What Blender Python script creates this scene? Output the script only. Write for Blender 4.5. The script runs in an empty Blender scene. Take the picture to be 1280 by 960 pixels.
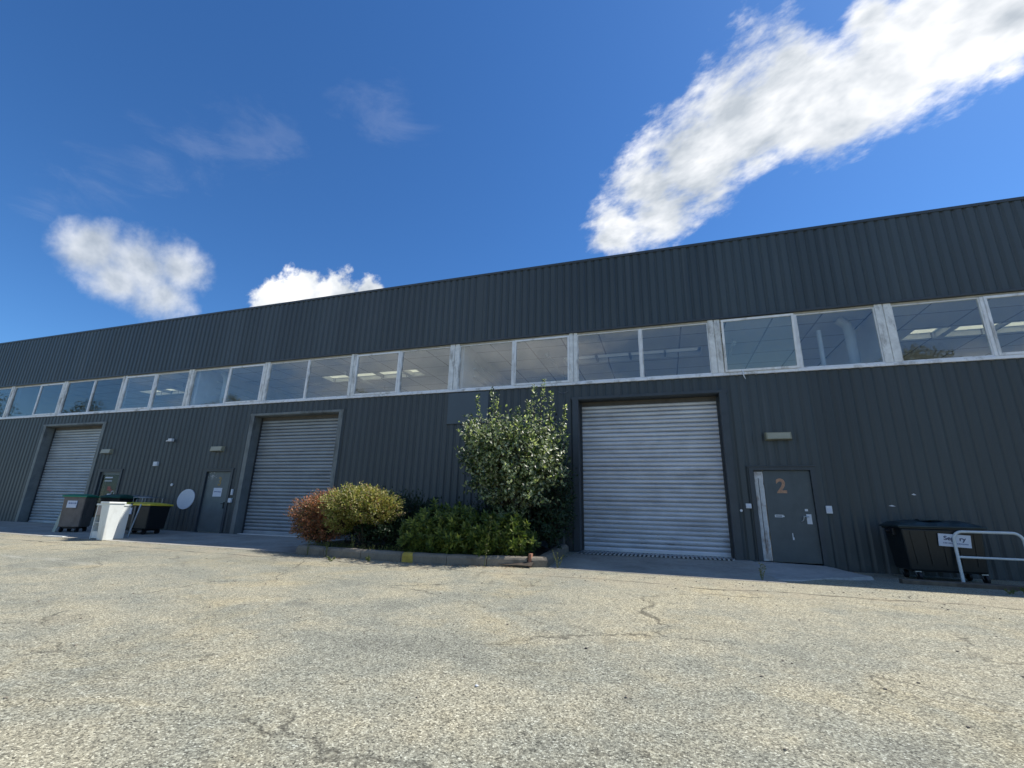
import bpy, bmesh, math, random
from mathutils import Vector, Matrix, noise
R = math.radians
scene = bpy.context.scene
COL = scene.collection

# ------------------------------------------------------------------ helpers
def tag(o, label=None, cat=None, group=None, kind=None):
    if label: o['label'] = label
    if cat: o['category'] = cat
    if group: o['group'] = group
    if kind: o['kind'] = kind
    return o

def empty(name, loc=(0, 0, 0), rz=0.0):
    o = bpy.data.objects.new(name, None); COL.objects.link(o)
    o.location = loc; o.rotation_euler = (0, 0, rz); o.empty_display_size = .2
    return o

class MB:
    """collects shapes into ONE mesh object"""
    def __init__(s): s.v = []; s.f = []; s.m = []; s.smooth = []
    def add(s, vs, fs, mi=0, sm=False):
        b = len(s.v); s.v += [tuple(v) for v in vs]
        for f in fs: s.f.append([b+i for i in f]); s.m.append(mi); s.smooth.append(sm)
    def box(s, x0, x1, y0, y1, z0, z1, mi=0, bev=0.0):
        if x0 > x1: x0, x1 = x1, x0
        if y0 > y1: y0, y1 = y1, y0
        if z0 > z1: z0, z1 = z1, z0
        if bev <= 0:
            vs = [(x, y, z) for z in (z0, z1) for y in (y0, y1) for x in (x0, x1)]
            s.add(vs, [(0,2,3,1),(4,5,7,6),(0,1,5,4),(2,6,7,3),(0,4,6,2),(1,3,7,5)], mi)
        else:
            bm = bmesh.new(); bmesh.ops.create_cube(bm, size=1)
            for v in bm.verts:
                v.co = Vector(((x0+x1)/2+v.co.x*(x1-x0), (y0+y1)/2+v.co.y*(y1-y0), (z0+z1)/2+v.co.z*(z1-z0)))
            bmesh.ops.bevel(bm, geom=bm.edges[:], offset=bev, segments=2, affect='EDGES', profile=.5)
            s.bm(bm, mi)
    def bm(s, bm, mi=0, sm=False):
        bm.verts.index_update()
        s.add([v.co[:] for v in bm.verts], [[v.index for v in f.verts] for f in bm.faces], mi, sm); bm.free()
    def tube(s, pts, r, n=10, mi=0, caps=True):
        pts = [Vector(p) for p in pts]
        rs = r if isinstance(r, (list, tuple)) else [r]*len(pts)
        rings = []; up = None
        for i, p in enumerate(pts):
            a = pts[max(0, i-1)]; b = pts[min(len(pts)-1, i+1)]
            t = (b-a).normalized()
            if up is None: up = Vector((0, 0, 1)) if abs(t.z) < .9 else Vector((1, 0, 0))
            sx = t.cross(up)
            if sx.length < 1e-5: sx = t.orthogonal()
            sx.normalize(); up = sx.cross(t).normalized()
            rings.append([p+(sx*math.cos(2*math.pi*k/n)+up*math.sin(2*math.pi*k/n))*rs[i] for k in range(n)])
        vs = [v for rg in rings for v in rg]
        fs = [(i*n+k, i*n+(k+1) % n, (i+1)*n+(k+1) % n, (i+1)*n+k) for i in range(len(pts)-1) for k in range(n)]
        s.add(vs, fs, mi, True)
        if caps:
            s.add(rings[0], [list(range(n))[::-1]], mi); s.add(rings[-1], [list(range(n))], mi)
    def frust(s, c0, w0, d0, c1, w1, d1, mi=0, bev=0.0):
        """tapered box between two horizontal rectangles"""
        vs = []
        for c, w, d in ((c0, w0, d0), (c1, w1, d1)):
            vs += [(c[0]-w/2, c[1]-d/2, c[2]), (c[0]+w/2, c[1]-d/2, c[2]), (c[0]+w/2, c[1]+d/2, c[2]), (c[0]-w/2, c[1]+d/2, c[2])]
        fs = [(3,2,1,0),(4,5,6,7),(0,1,5,4),(1,2,6,5),(2,3,7,6),(3,0,4,7)]
        if bev <= 0: s.add(vs, fs, mi)
        else:
            bm = bmesh.new(); bv = [bm.verts.new(v) for v in vs]
            for f in fs: bm.faces.new([bv[i] for i in f])
            bmesh.ops.bevel(bm, geom=bm.edges[:], offset=bev, segments=3, affect='EDGES', profile=.5)
            s.bm(bm, mi)
    def build(s, name, mats, parent=None, loc=None, rz=None):
        me = bpy.data.meshes.new(name); me.from_pydata(s.v, [], s.f)
        if not isinstance(mats, (list, tuple)): mats = [mats]
        for m in mats: me.materials.append(m)
        me.polygons.foreach_set('material_index', s.m); me.polygons.foreach_set('use_smooth', s.smooth)
        me.update()
        o = bpy.data.objects.new(name, me); COL.objects.link(o)
        if parent: o.parent = parent
        if loc: o.location = loc
        if rz is not None: o.rotation_euler[2] = rz
        return o

def text_mesh(name, body, size, mat, parent, loc, rot=(R(90), 0, 0), bold=0.0, thick=.002, sx=1.0):
    cu = bpy.data.curves.new(name, 'FONT'); cu.body = body; cu.size = size
    cu.align_x = 'CENTER'; cu.align_y = 'CENTER'; cu.extrude = thick; cu.offset = bold
    t = bpy.data.objects.new(name, cu); COL.objects.link(t)
    bpy.context.view_layer.update()
    me = bpy.data.meshes.new_from_object(t.evaluated_get(bpy.context.evaluated_depsgraph_get()))
    bpy.data.objects.remove(t); me.materials.clear(); me.materials.append(mat)
    o = bpy.data.objects.new(name, me); COL.objects.link(o)
    o.parent = parent; o.location = loc; o.rotation_euler = rot; o.scale = (sx, 1, 1)
    return o

# ------------------------------------------------------------------ materials
class N:
    def __init__(s, name):
        s.m = bpy.data.materials.new(name); s.m.use_nodes = True
        s.t = s.m.node_tree; s.b = s.t.nodes['Principled BSDF']; s.out = s.t.nodes['Material Output']
        s.tc = s.t.nodes.new('ShaderNodeTexCoord')
    def n(s, typ, **kw):
        nd = s.t.nodes.new(typ)
        for k, v in kw.items(): setattr(nd, k, v)
        return nd
    def l(s, a, b): s.t.links.new(a, b)
    def noise(s, scale, detail=4, rough=.55, co=None, vscale=None, dist=0):
        nd = s.n('ShaderNodeTexNoise'); nd.inputs['Scale'].default_value = scale
        nd.inputs['Detail'].default_value = detail; nd.inputs['Roughness'].default_value = rough
        nd.inputs['Distortion'].default_value = dist
        c = co or s.tc.outputs['Object']
        if vscale:
            mp = s.n('ShaderNodeMapping'); mp.inputs['Scale'].default_value = vscale; s.l(c, mp.inputs[0]); c = mp.outputs[0]
        s.l(c, nd.inputs['Vector']); return nd.outputs['Fac']
    def ramp(s, fac, stops):
        r = s.n('ShaderNodeValToRGB'); e = r.color_ramp.elements
        while len(e) < len(stops): e.new(.5)
        for el, (p, c) in zip(e, stops):
            el.position = p; el.color = (c if len(c) == 4 else (*c, 1)) if isinstance(c, tuple) else (c, c, c, 1)
        s.l(fac, r.inputs[0]); return r.outputs[0]
    def mix(s, fac, a, b, mode='MIX'):
        m = s.n('ShaderNodeMix', data_type='RGBA', blend_type=mode)
        for sock, v in ((0, fac), (6, a), (7, b)):
            if isinstance(v, (int, float)): m.inputs[sock].default_value = v if sock == 0 else (v, v, v, 1)
            elif isinstance(v, tuple): m.inputs[sock].default_value = (*v, 1)
            else: s.l(v, m.inputs[sock])
        return m.outputs[2]
    def math(s, op, a, b=0.0, c=None, clamp=False):
        m = s.n('ShaderNodeMath', operation=op); m.use_clamp = clamp
        for i, v in enumerate((a, b, c)):
            if v is None: continue
            if isinstance(v, (int, float)): m.inputs[i].default_value = v
            else: s.l(v, m.inputs[i])
        return m.outputs[0]
    def bump(s, h, strength=.3, dist=.01):
        b = s.n('ShaderNodeBump'); b.inputs['Strength'].default_value = strength; b.inputs['Distance'].default_value = dist
        s.l(h, b.inputs['Height']); s.l(b.outputs[0], s.b.inputs['Normal'])
    def set(s, col=None, rough=None, metal=None, spec=None):
        for nm, v in (('Base Color', col), ('Roughness', rough), ('Metallic', metal), ('Specular IOR Level', spec)):
            if v is None: continue
            if isinstance(v, tuple): s.b.inputs[nm].default_value = (*v, 1)
            elif isinstance(v, (int, float)): s.b.inputs[nm].default_value = v
            else: s.l(v, s.b.inputs[nm])
        return s

def simple(name, col, rough=.6, metal=0.0, var=.18, scale=6, bump=0.0, spec=.5, dirt=None):
    m = N(name); f = m.noise(scale, 6, .6)
    lo = tuple(c*(1-var) for c in col); hi = tuple(min(1, c*(1+var)) for c in col)
    c = m.ramp(f, [(.3, lo), (.7, hi)])
    if dirt:
        d = m.ramp(m.noise(scale*.6, 8, .7, vscale=(1, 1, .35)), [(.52, 0.0), (.7, 1.0)])
        c = m.mix(d, c, dirt)
    m.set(c, rough, metal, spec)
    if bump: m.bump(m.noise(scale*8, 4), bump, .004)
    return m.m

def cladding(name, base, rough=.42):
    m = N(name)
    big = m.noise(.35, 4, .5); streak = m.noise(1.0, 6, .65, vscale=(5, 5, .25)); fine = m.noise(30, 4, .6)
    sheet = m.n('ShaderNodeTexWhiteNoise', noise_dimensions='1D')
    sp = m.n('ShaderNodeSeparateXYZ'); m.l(m.tc.outputs['Object'], sp.inputs[0])
    m.l(m.math('FLOOR', m.math('DIVIDE', sp.outputs[0], .9)), sheet.inputs['W'])
    v = m.math('ADD', m.math('MULTIPLY', big, .35), m.math('MULTIPLY', streak, .45))
    v = m.math('ADD', v, m.math('MULTIPLY', sheet.outputs['Value'], .20))
    v = m.math('ADD', v, m.math('MULTIPLY', fine, .1))
    lo = tuple(c*.78 for c in base); hi = tuple(c*1.25 for c in base)
    c = m.ramp(v, [(.3, lo), (.7, hi)])
    # pale splash of dust near the foot of the sheets and thin run-off streaks
    foot = m.ramp(sp.outputs[2], [(0.0, 1.0), (.35, 0.0)])
    fm = m.math('MULTIPLY', foot, m.ramp(m.noise(2.2, 8, .7), [(.45, 0.0), (.75, .5)]))
    c = m.mix(fm, c, (.13, .13, .125))
    run = m.ramp(m.noise(1.0, 5, .6, vscale=(9, 9, .12)), [(.58, 0.0), (.78, .5)])
    c = m.mix(run, c, (.10, .11, .115))
    r = m.ramp(streak, [(.3, rough-.06), (.7, rough+.12)])
    m.set(c, r, 0.0, .5); m.bump(m.noise(3, 3, .5, vscale=(1, 1, .3)), .12, .01)
    return m.m

def shutter_mat(name, base, metal, rough, streaky=True):
    m = N(name)
    rows = m.noise(1.0, 3, .6, vscale=(.35, .35, 9)); sm = m.noise(1.1, 5, .6); fine = m.noise(14, 5, .7, vscale=(1, 1, 4))
    v = m.math('ADD', m.math('MULTIPLY', rows, .5), m.math('ADD', m.math('MULTIPLY', sm, .35), m.math('MULTIPLY', fine, .15)))
    c = m.ramp(v, [(.32, tuple(x*.58 for x in base)), (.5, base), (.68, tuple(x*1.25 for x in base))])
    sm2 = m.ramp(m.noise(.9, 4, .5, vscale=(1, 1, 1.4)), [(.56, 0.0), (.70, .5)])
    c = m.mix(sm2, c, tuple(x*.5 for x in base))
    scr = m.ramp(m.noise(2.4, 9, .75, vscale=(.8, 1, 5)), [(.56, 0.0), (.64, .7)])
    sp = m.n('ShaderNodeSeparateXYZ'); m.l(m.tc.outputs['Object'], sp.inputs[0])
    band = m.ramp(sp.outputs[2], [(0.0, 0.0), (.22, .7), (.5, 1.0), (.62, 0.0)])
    mp = m.math('MULTIPLY', scr, band)
    c = m.mix(mp, c, (.16, .14, .12))
    m.set(c, m.ramp(v, [(.3, rough-.08), (.7, rough+.12)]), metal, .5)
    m.bump(fine, .15, .004)
    return m.m

def leaf_mat(name, cols, rough=.45, spec=.5, trans=.25):
    m = N(name); g = m.n('ShaderNodeNewGeometry')
    n1 = m.noise(2.2, 3); f = m.math('ADD', m.math('MULTIPLY', g.outputs['Random Per Island'], .65), m.math('MULTIPLY', n1, .35))
    k = len(cols)
    c = m.ramp(f, [(.12+.7*i/(k-1), tuple(cc)) for i, cc in enumerate(cols)])
    m.set(c, rough, 0.0, spec)
    tr = m.n('ShaderNodeBsdfTranslucent'); m.l(m.mix(1.0, c, (1.7, 1.9, .8), 'MULTIPLY'), tr.inputs[0])
    mx = m.n('ShaderNodeMixShader'); mx.inputs[0].default_value = trans
    m.l(m.b.outputs[0], mx.inputs[1]); m.l(tr.outputs[0], mx.inputs[2]); m.l(mx.outputs[0], m.out.inputs[0])
    return m.m

def glass_mat(name, tint=(.88, .92, .94), refl=1.0, f0=.085):
    m = N(name)
    gl = m.n('ShaderNodeBsdfGlossy'); gl.inputs['Roughness'].default_value = .015; gl.inputs['Color'].default_value = (refl, refl, refl, 1)
    tp = m.n('ShaderNodeBsdfTransparent'); tp.inputs[0].default_value = (*tint, 1)
    gg = m.n('ShaderNodeNewGeometry'); dt = m.n('ShaderNodeVectorMath', operation='DOT_PRODUCT')
    m.l(gg.outputs['Normal'], dt.inputs[0]); m.l(gg.outputs['Incoming'], dt.inputs[1])
    c5 = m.math('POWER', m.math('SUBTRACT', 1.0, m.math('ABSOLUTE', dt.outputs['Value'])), 5.0)
    fres = m.math('ADD', f0, m.math('MULTIPLY', c5, 1-f0))
    df = m.n('ShaderNodeBsdfDiffuse'); df.inputs[0].default_value = (.45, .47, .46, 1)
    bp = m.n('ShaderNodeBump'); bp.inputs['Strength'].default_value = .03; bp.inputs['Distance'].default_value = .02
    m.l(m.noise(.8, 2), bp.inputs['Height']); m.l(bp.outputs[0], gl.inputs['Normal'])
    a = m.n('ShaderNodeMixShader'); m.l(fres, a.inputs[0]); m.l(tp.outputs[0], a.inputs[1]); m.l(gl.outputs[0], a.inputs[2])
    d = m.n('ShaderNodeMixShader'); m.l(m.ramp(m.noise(1.5, 6, .6), [(.35, .01), (.8, .07)]), d.inputs[0])
    m.l(a.outputs[0], d.inputs[1]); m.l(df.outputs[0], d.inputs[2]); m.l(d.outputs[0], m.out.inputs[0])
    return m.m

def asphalt():
    m = N('asphalt_lot'); o = m.tc.outputs['Object']
    def vor(scale, feat='F1', out='Color', rnd=1.0):
        v = m.n('ShaderNodeTexVoronoi', feature=feat); v.inputs['Scale'].default_value = scale
        v.inputs['Randomness'].default_value = rnd; m.l(o, v.inputs['Vector']); return v.outputs[out]
    # stones of two sizes, each its own grey / buff / dark
    st = m.n('ShaderNodeSeparateColor'); m.l(vor(95), st.inputs[0])
    st2 = m.n('ShaderNodeSeparateColor'); m.l(vor(48), st2.inputs[0])
    stone = m.ramp(st.outputs[0], [(0.0, (.06, .058, .050)), (.15, (.18, .172, .145)), (.4, (.32, .305, .255)), (.7, (.45, .43, .355)), (.9, (.58, .56, .47)), (1.0, (.80, .78, .69))])
    stone2 = m.ramp(st2.outputs[1], [(0.0, (.09, .086, .076)), (.45, (.24, .225, .19)), (1.0, (.44, .41, .34))])
    c = m.mix(.22, stone, stone2)
    # binder showing between stones
    gap = m.ramp(vor(95, 'DISTANCE_TO_EDGE', 'Distance'), [(0.0, 0.0), (.12, 1.0)])
    c = m.mix(m.math('SUBTRACT', .55, m.math('MULTIPLY', gap, .55)), c, (.07, .067, .058))
    # worn and stained areas
    big = m.noise(.16, 5, .6, dist=.6); mid = m.noise(.9, 7, .65, dist=.4); wear = m.noise(2.6, 5, .6)
    tone = m.math('ADD', m.math('MULTIPLY', big, .45), m.math('ADD', m.math('MULTIPLY', mid, .38), m.math('MULTIPLY', wear, .17)))
    t = m.ramp(tone, [(.36, (.56, .59, .62)), (.45, (.80, .83, .84)), (.54, (1.05, 1.02, .95)), (.66, (1.22, 1.14, .98))])
    c = m.mix(1.0, c, t, 'MULTIPLY')
    warm = m.ramp(m.noise(.5, 6, .7, dist=.8), [(.52, 0.0), (.68, .5)])
    c = m.mix(warm, c, m.mix(1.0, c, (1.14, 1.02, .82), 'MULTIPLY'))
    # darker oil spots
    spot = m.ramp(m.noise(.75, 5, .6), [(.64, 0.0), (.72, .32)])
    c = m.mix(spot, c, (.085, .085, .08))
    # cracks: broken lines along the edges of large warped cells
    wn = m.n('ShaderNodeTexNoise'); wn.inputs['Scale'].default_value = 1.3; wn.inputs['Detail'].default_value = 5; wn.inputs['Roughness'].default_value = .6; m.l(o, wn.inputs['Vector'])
    sc = m.n('ShaderNodeVectorMath', operation='SCALE'); sc.inputs['Scale'].default_value = .9; m.l(wn.outputs['Color'], sc.inputs[0])
    ad = m.n('ShaderNodeVectorMath', operation='ADD'); m.l(o, ad.inputs[0]); m.l(sc.outputs[0], ad.inputs[1])
    mp = m.n('ShaderNodeMapping'); mp.inputs['Scale'].default_value = (.22, .42, .3); mp.inputs['Rotation'].default_value = (0, 0, .35); m.l(ad.outputs[0], mp.inputs[0])
    v = m.n('ShaderNodeTexVoronoi', feature='DISTANCE_TO_EDGE'); v.inputs['Scale'].default_value = 1; m.l(mp.outputs[0], v.inputs['Vector'])
    cr = m.ramp(v.outputs['Distance'], [(0.0, 1.0), (.003, .9), (.0095, 0.0)])
    cr = m.math('MULTIPLY', cr, m.ramp(m.noise(.9, 6, .7), [(.46, 0.0), (.58, .65)]))
    mp2 = m.n('ShaderNodeMapping'); mp2.inputs['Scale'].default_value = (.5, 1.1, .5); mp2.inputs['Rotation'].default_value = (0, 0, -.25); m.l(ad.outputs[0], mp2.inputs[0])
    v2 = m.n('ShaderNodeTexVoronoi', feature='DISTANCE_TO_EDGE'); v2.inputs['Scale'].default_value = 1; m.l(mp2.outputs[0], v2.inputs['Vector'])
    cr2 = m.math('MULTIPLY', m.ramp(v2.outputs['Distance'], [(0.0, .8), (.009, 0.0)]), m.ramp(m.noise(.55, 5, .6, dist=.5), [(.53, 0.0), (.62, .85)]))
    cr = m.math('MAXIMUM', cr, cr2)
    # the long construction joint parallel to the front, wandering a little
    sp = m.n('ShaderNodeSeparateXYZ'); m.l(o, sp.inputs[0])
    wob = m.math('MULTIPLY', m.math('SUBTRACT', m.noise(.22, 6, .6), .5), 1.5)
    jy = m.math('ABSOLUTE', m.math('ADD', m.math('ADD', sp.outputs[1], 4.25), wob))
    jo = m.math('MULTIPLY', m.ramp(jy, [(0.0, 1.0), (.02, .9), (.045, 0.0)]), m.ramp(m.noise(1.7, 4), [(.38, .15), (.55, .9)]))
    cr = m.math('MAXIMUM', cr, jo)
    c = m.mix(cr, c, (.03, .028, .025))
    # faint sand and dust gathered along the planter / apron side
    dust = m.math('MULTIPLY', m.ramp(m.math('ABSOLUTE', m.math('ADD', sp.outputs[1], 4.0)), [(0.0, 1.0), (.10, 1.0), (.9, 0.0)]), m.ramp(m.noise(1.2, 7, .7), [(.42, 0.0), (.66, .7)]))
    c = m.mix(dust, c, (.34, .29, .22))
    # worn pale remains of paint far left
    px = m.n('ShaderNodeVectorMath', operation='DISTANCE'); px.inputs[1].default_value = (-11.6, -6.3, -.16)
    m.l(o, px.inputs[0])
    pm = m.math('MULTIPLY', m.ramp(m.math('DIVIDE', px.outputs['Value'], 4.0), [(.25, 1.0), (1.0, 0.0)]), m.ramp(m.noise(1.1, 6, .6, vscale=(.35, 1.8, 1)), [(.60, 0.0), (.70, .4)]))
    c = m.mix(pm, c, (.50, .49, .45))
    c = m.mix(1.0, c, (.99, 1.0, .93), 'MULTIPLY')
    m.set(c, .88, 0.0, .25)
    hb = m.math('ADD', m.math('MULTIPLY', gap, .6), m.math('MULTIPLY', st2.outputs[0], .4))
    hb = m.math('SUBTRACT', hb, m.math('MULTIPLY', cr, 2.0))
    m.bump(hb, .38, .005)
    return m.m

def concrete(name, base, scale=1.0, bump=.25):
    m = N(name)
    a = m.noise(.8*scale, 8, .65, dist=.3); b = m.noise(12*scale, 6, .7); cst = m.noise(90, 2, .5)
    v = m.math('ADD', m.math('MULTIPLY', a, .5), m.math('ADD', m.math('MULTIPLY', b, .3), m.math('MULTIPLY', cst, .2)))
    c = m.ramp(v, [(.36, tuple(x*.6 for x in base)), (.5, base), (.64, tuple(min(1, x*1.3) for x in base))])
    st = m.ramp(m.noise(1.7*scale, 4, .5), [(.60, 0.0), (.72, .45)])
    c = m.mix(st, c, tuple(x*.38 for x in base))
    m.set(c, .85, 0.0, .3); m.bump(m.math('ADD', b, cst), bump, .006)
    return m.m

M = {}
M['clad'] = cladding('anthracite_cladding', (.043, .053, .056))
M['clad_top'] = cladding('anthracite_fascia', (.044, .058, .064))
M['trim'] = simple('dark_trim', (.045, .055, .063), .45, 0, .15, 3)
M['trim_light'] = simple('grey_jamb', (.16, .175, .17), .5, 0, .2, 3, dirt=(.05, .05, .045))
M['alu'] = simple('white_frame', (.80, .81, .81), .45, .0, .10, 5, dirt=(.36, .35, .32))
M['alu_old'] = simple('weathered_post', (.74, .75, .73), .6, .0, .16, 7, .2, dirt=(.26, .25, .23))
M['sill'] = simple('sill_white', (.82, .83, .84), .45, .0, .08, 4, dirt=(.4, .39, .36))
M['header'] = simple('header_brown', (.09, .082, .07), .7, 0, .2, 5)
M['soffit'] = simple('beige_soffit', (.42, .39, .32), .7, 0, .2, 8)
M['glass'] = glass_mat('window_glass')
M['glass_dusty'] = glass_mat('dusty_glass', (.6, .64, .65))
M['door_glass'] = glass_mat('door_glass', (.5, .52, .52), .35)
M['sh_r'] = shutter_mat('shutter_bright', (.60, .62, .645), .28, .40)
M['sh_m'] = shutter_mat('shutter_grey', (.29, .325, .35), .25, .42)
M['sh_l'] = shutter_mat('shutter_pale', (.40, .45, .48), .25, .42)
M['rail'] = simple('guide_rail', (.05, .055, .06), .5, .3, .2, 4)
M['door'] = simple('door_slate', (.075, .092, .098), .42, 0, .14, 2.5, dirt=(.05, .06, .062))
M['door3'] = simple('door_grey', (.11, .135, .14), .42, 0, .14, 2.5, dirt=(.07, .085, .09))
M['peel'] = simple('peeling_white', (.55, .56, .55), .7, 0, .15, 9, .4, dirt=(.20, .11, .06))
M['orange'] = simple('faded_orange_paint', (.46, .26, .16), .7, 0, .3, 20, dirt=(.17, .14, .11))
M['ochre'] = simple('faded_ochre_paint', (.30, .22, .09), .7, 0, .25, 20, dirt=(.14, .14, .12))
M['white'] = simple('white_plastic', (.68, .70, .72), .45, 0, .06, 10)
M['paper'] = simple('paper', (.62, .66, .74), .7, 0, .04, 10)
M['ink'] = simple('blue_ink', (.015, .025, .09), .6, 0, .1, 10)
M['inkgrey'] = simple('grey_ink', (.14, .19, .32), .7, 0, .1, 10)
M['black'] = simple('black_plastic', (.006, .007, .009), .5, 0, .25, 4)
M['blackg'] = simple('green_black_plastic', (.006, .010, .012), .36, 0, .3, 4)
M['lidteal'] = simple('lid_dark_teal', (.014, .032, .038), .4, 0, .3, 5)
M['brown'] = simple('brown_plastic', (.17, .145, .125), .55, 0, .15, 5, dirt=(.08, .07, .06))
M['green'] = simple('green_lid', (.012, .20, .115), .4, 0, .15, 5)
M['greend'] = simple('dark_green_lid', (.006, .065, .045), .4, 0, .2, 5)
M['yellow'] = simple('yellow_lid', (.74, .58, .05), .4, 0, .12, 6, dirt=(.5, .40, .06))
M['offwhite'] = simple('offwhite_enamel', (.70, .73, .70), .42, 0, .05, 4, dirt=(.52, .53, .48))
M['pink'] = simple('drawer_front', (.33, .27, .24), .6, 0, .12, 9)
M['galv'] = simple('galvanised', (.42, .44, .46), .35, .7, .2, 12)
M['galvd'] = simple('dull_steel', (.20, .22, .23), .5, .6, .2, 12)
M['barrier'] = simple('barrier_white', (.62, .66, .66), .38, 0, .06, 6, dirt=(.45, .46, .42))
M['timber'] = simple('old_timber', (.13, .105, .075), .8, 0, .3, 6, .4, dirt=(.07, .055, .04))
M['kerb'] = concrete('kerb_concrete', (.205, .18, .14), 2.2, .7)
M['kerby'] = simple('kerb_yellow_paint', (.42, .31, .05), .75, 0, .2, 9, .3, dirt=(.24, .2, .13))
M['brick'] = simple('brick_piece', (.28, .13, .08), .8, 0, .25, 12, .4)
M['apron'] = concrete('apron_concrete', (.33, .315, .27), 1.0, .3)
M['ramp'] = concrete('ramp_concrete', (.38, .37, .335), .8, .3)
M['soil'] = simple('soil', (.055, .042, .03), .95, 0, .4, 9, .8)
M['lamp'] = simple('lamp_housing', (.27, .26, .18), .5, 0, .1, 6, dirt=(.16, .16, .13))
M['lampface'] = simple('lamp_diffuser', (.36, .35, .26), .4, 0, .08, 6)
M['panel'] = simple('blank_panel', (.072, .098, .118), .5, 0, .06, 1.5)
M['disc'] = simple('white_disc', (.58, .62, .68), .5, 0, .05, 3)
M['bark'] = simple('bark', (.07, .05, .035), .9, 0, .3, 10, .5)
M['ceil'] = None
M['partition'] = simple('interior_partition', (.76, .75, .71), .8, 0, .08, 1.5)
M['duct'] = simple('duct_white', (.66, .65, .60), .5, 0, .06, 3)
M['inner'] = simple('interior_wall', (.68, .67, .64), .8, 0, .08, 1)
M['roof'] = simple('roof_membrane', (.16, .16, .155), .8, 0, .15, 1)
m = N('ceiling_tiles')
br = m.n('ShaderNodeTexBrick'); br.offset = 0
br.inputs['Scale'].default_value = 1; br.inputs['Brick Width'].default_value = 1.17; br.inputs['Row Height'].default_value = 1.1
br.inputs['Mortar Size'].default_value = .022; br.inputs['Mortar Smooth'].default_value = 0
br.inputs['Color1'].default_value = (.74, .75, .75, 1); br.inputs['Color2'].default_value = (.66, .67, .68, 1); br.inputs['Mortar'].default_value = (.26, .26, .27, 1)
mp = m.n('ShaderNodeMapping'); mp.inputs['Location'].default_value = (.42, -.05, 0); m.l(m.tc.outputs['Object'], mp.inputs[0]); m.l(mp.outputs[0], br.inputs['Vector'])
m.set(br.outputs['Color'], .85); M['ceil'] = m.m
m = N('skylight_sheet')
tr = m.n('ShaderNodeBsdfTranslucent'); tr.inputs[0].default_value = (.92, .90, .74, 1)
df = m.n('ShaderNodeBsdfDiffuse'); df.inputs[0].default_value = (.7, .68, .55, 1)
mx = m.n('ShaderNodeMixShader'); mx.inputs[0].default_value = .35; m.l(tr.outputs[0], mx.inputs[1]); m.l(df.outputs[0], mx.inputs[2]); m.l(mx.outputs[0], m.out.inputs[0])
M['sky_sheet'] = m.m
m = N('skylight_sheet_grey')  # greyer, less translucent version of the sheet
tr = m.n('ShaderNodeBsdfTranslucent'); tr.inputs[0].default_value = (.42, .44, .42, 1)
df = m.n('ShaderNodeBsdfDiffuse'); df.inputs[0].default_value = (.4, .4, .36, 1)
mx = m.n('ShaderNodeMixShader'); mx.inputs[0].default_value = .4; m.l(tr.outputs[0], mx.inputs[1]); m.l(df.outputs[0], mx.inputs[2]); m.l(mx.outputs[0], m.out.inputs[0])
M['sky_grey'] = m.m
M['asphalt'] = asphalt()
M['leaf_red'] = leaf_mat('leaf_red_brown', [(.05, .03, .02), (.24, .09, .05), (.50, .19, .09), (.18, .11, .06), (.13, .12, .04)], .5, .5, .3)
M['leaf_yel'] = leaf_mat('leaf_yellow_green', [(.05, .065, .012), (.16, .19, .03), (.30, .29, .06), (.42, .36, .13), (.24, .12, .06)], .45, .6, .3)
M['leaf_dark'] = leaf_mat('leaf_dark_olive', [(.018, .04, .008), (.06, .10, .018), (.10, .14, .025), (.22, .26, .05)], .42, .5)  # last tone paints the lime highlights of lit leaf tips
M['leaf_glossy'] = leaf_mat('leaf_glossy_green', [(.010, .028, .008), (.025, .05, .015), (.08, .12, .04), (.32, .36, .20), (.50, .52, .36)], .40, 1.0, .45)  # palest tones put sun highlights, and pale undersides, into the leaf colour
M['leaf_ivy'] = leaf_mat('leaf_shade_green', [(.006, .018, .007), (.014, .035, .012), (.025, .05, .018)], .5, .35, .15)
M['leaf_weed'] = leaf_mat('leaf_weed', [(.05, .08, .02), (.12, .15, .04), (.20, .19, .08)], .6, .3)
M['leaf_tree'] = leaf_mat('leaf_tree', [(.008, .016, .005), (.016, .03, .008), (.028, .045, .012)], .5, .4)

# ------------------------------------------------------------------ the ground
def smst(a, b, x):
    t = min(1, max(0, (x-a)/(b-a))); return t*t*(3-2*t)
def G(x, y):
    return -.12*smst(1.9, 3.3, x)*(1-smst(1.0, 3.2, -y)) - .032*min(22, max(0, -y-1.0)) + .04*smst(-14, -26, x)

def sheet(xs, ys, dz, name, mat, **kw):
    mb = MB(); nx = len(xs)
    vs = [(x, y, G(x, y)+dz) for y in ys for x in xs]
    fs = [(j*nx+i, j*nx+i+1, (j+1)*nx+i+1, (j+1)*nx+i) for j in range(len(ys)-1) for i in range(nx-1)]
    mb.add(vs, fs, 0, True)
    return mb.build(name, mat)
def fr(a, b, st):
    n = max(1, round((b-a)/st)); return [a+(b-a)*i/n for i in range(n+1)]
xs = [-700, -250, -100, -60] + fr(-45, -27, 1.5) + fr(-26, -14, .5) + fr(-12, 1.5, 1.5) + fr(1.6, 3.6, .1) + fr(4, 22, 1.5) + [40, 90, 250, 700]
ys = [-700, -250, -100, -50, -30, -23] + fr(-21, -4, 1.0) + fr(-3.4, -.8, .2) + [-.4, 0, 5, 30, 120, 700]
tag(sheet(xs, ys, 0, 'parking_lot', M['asphalt']), kind='structure')
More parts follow.
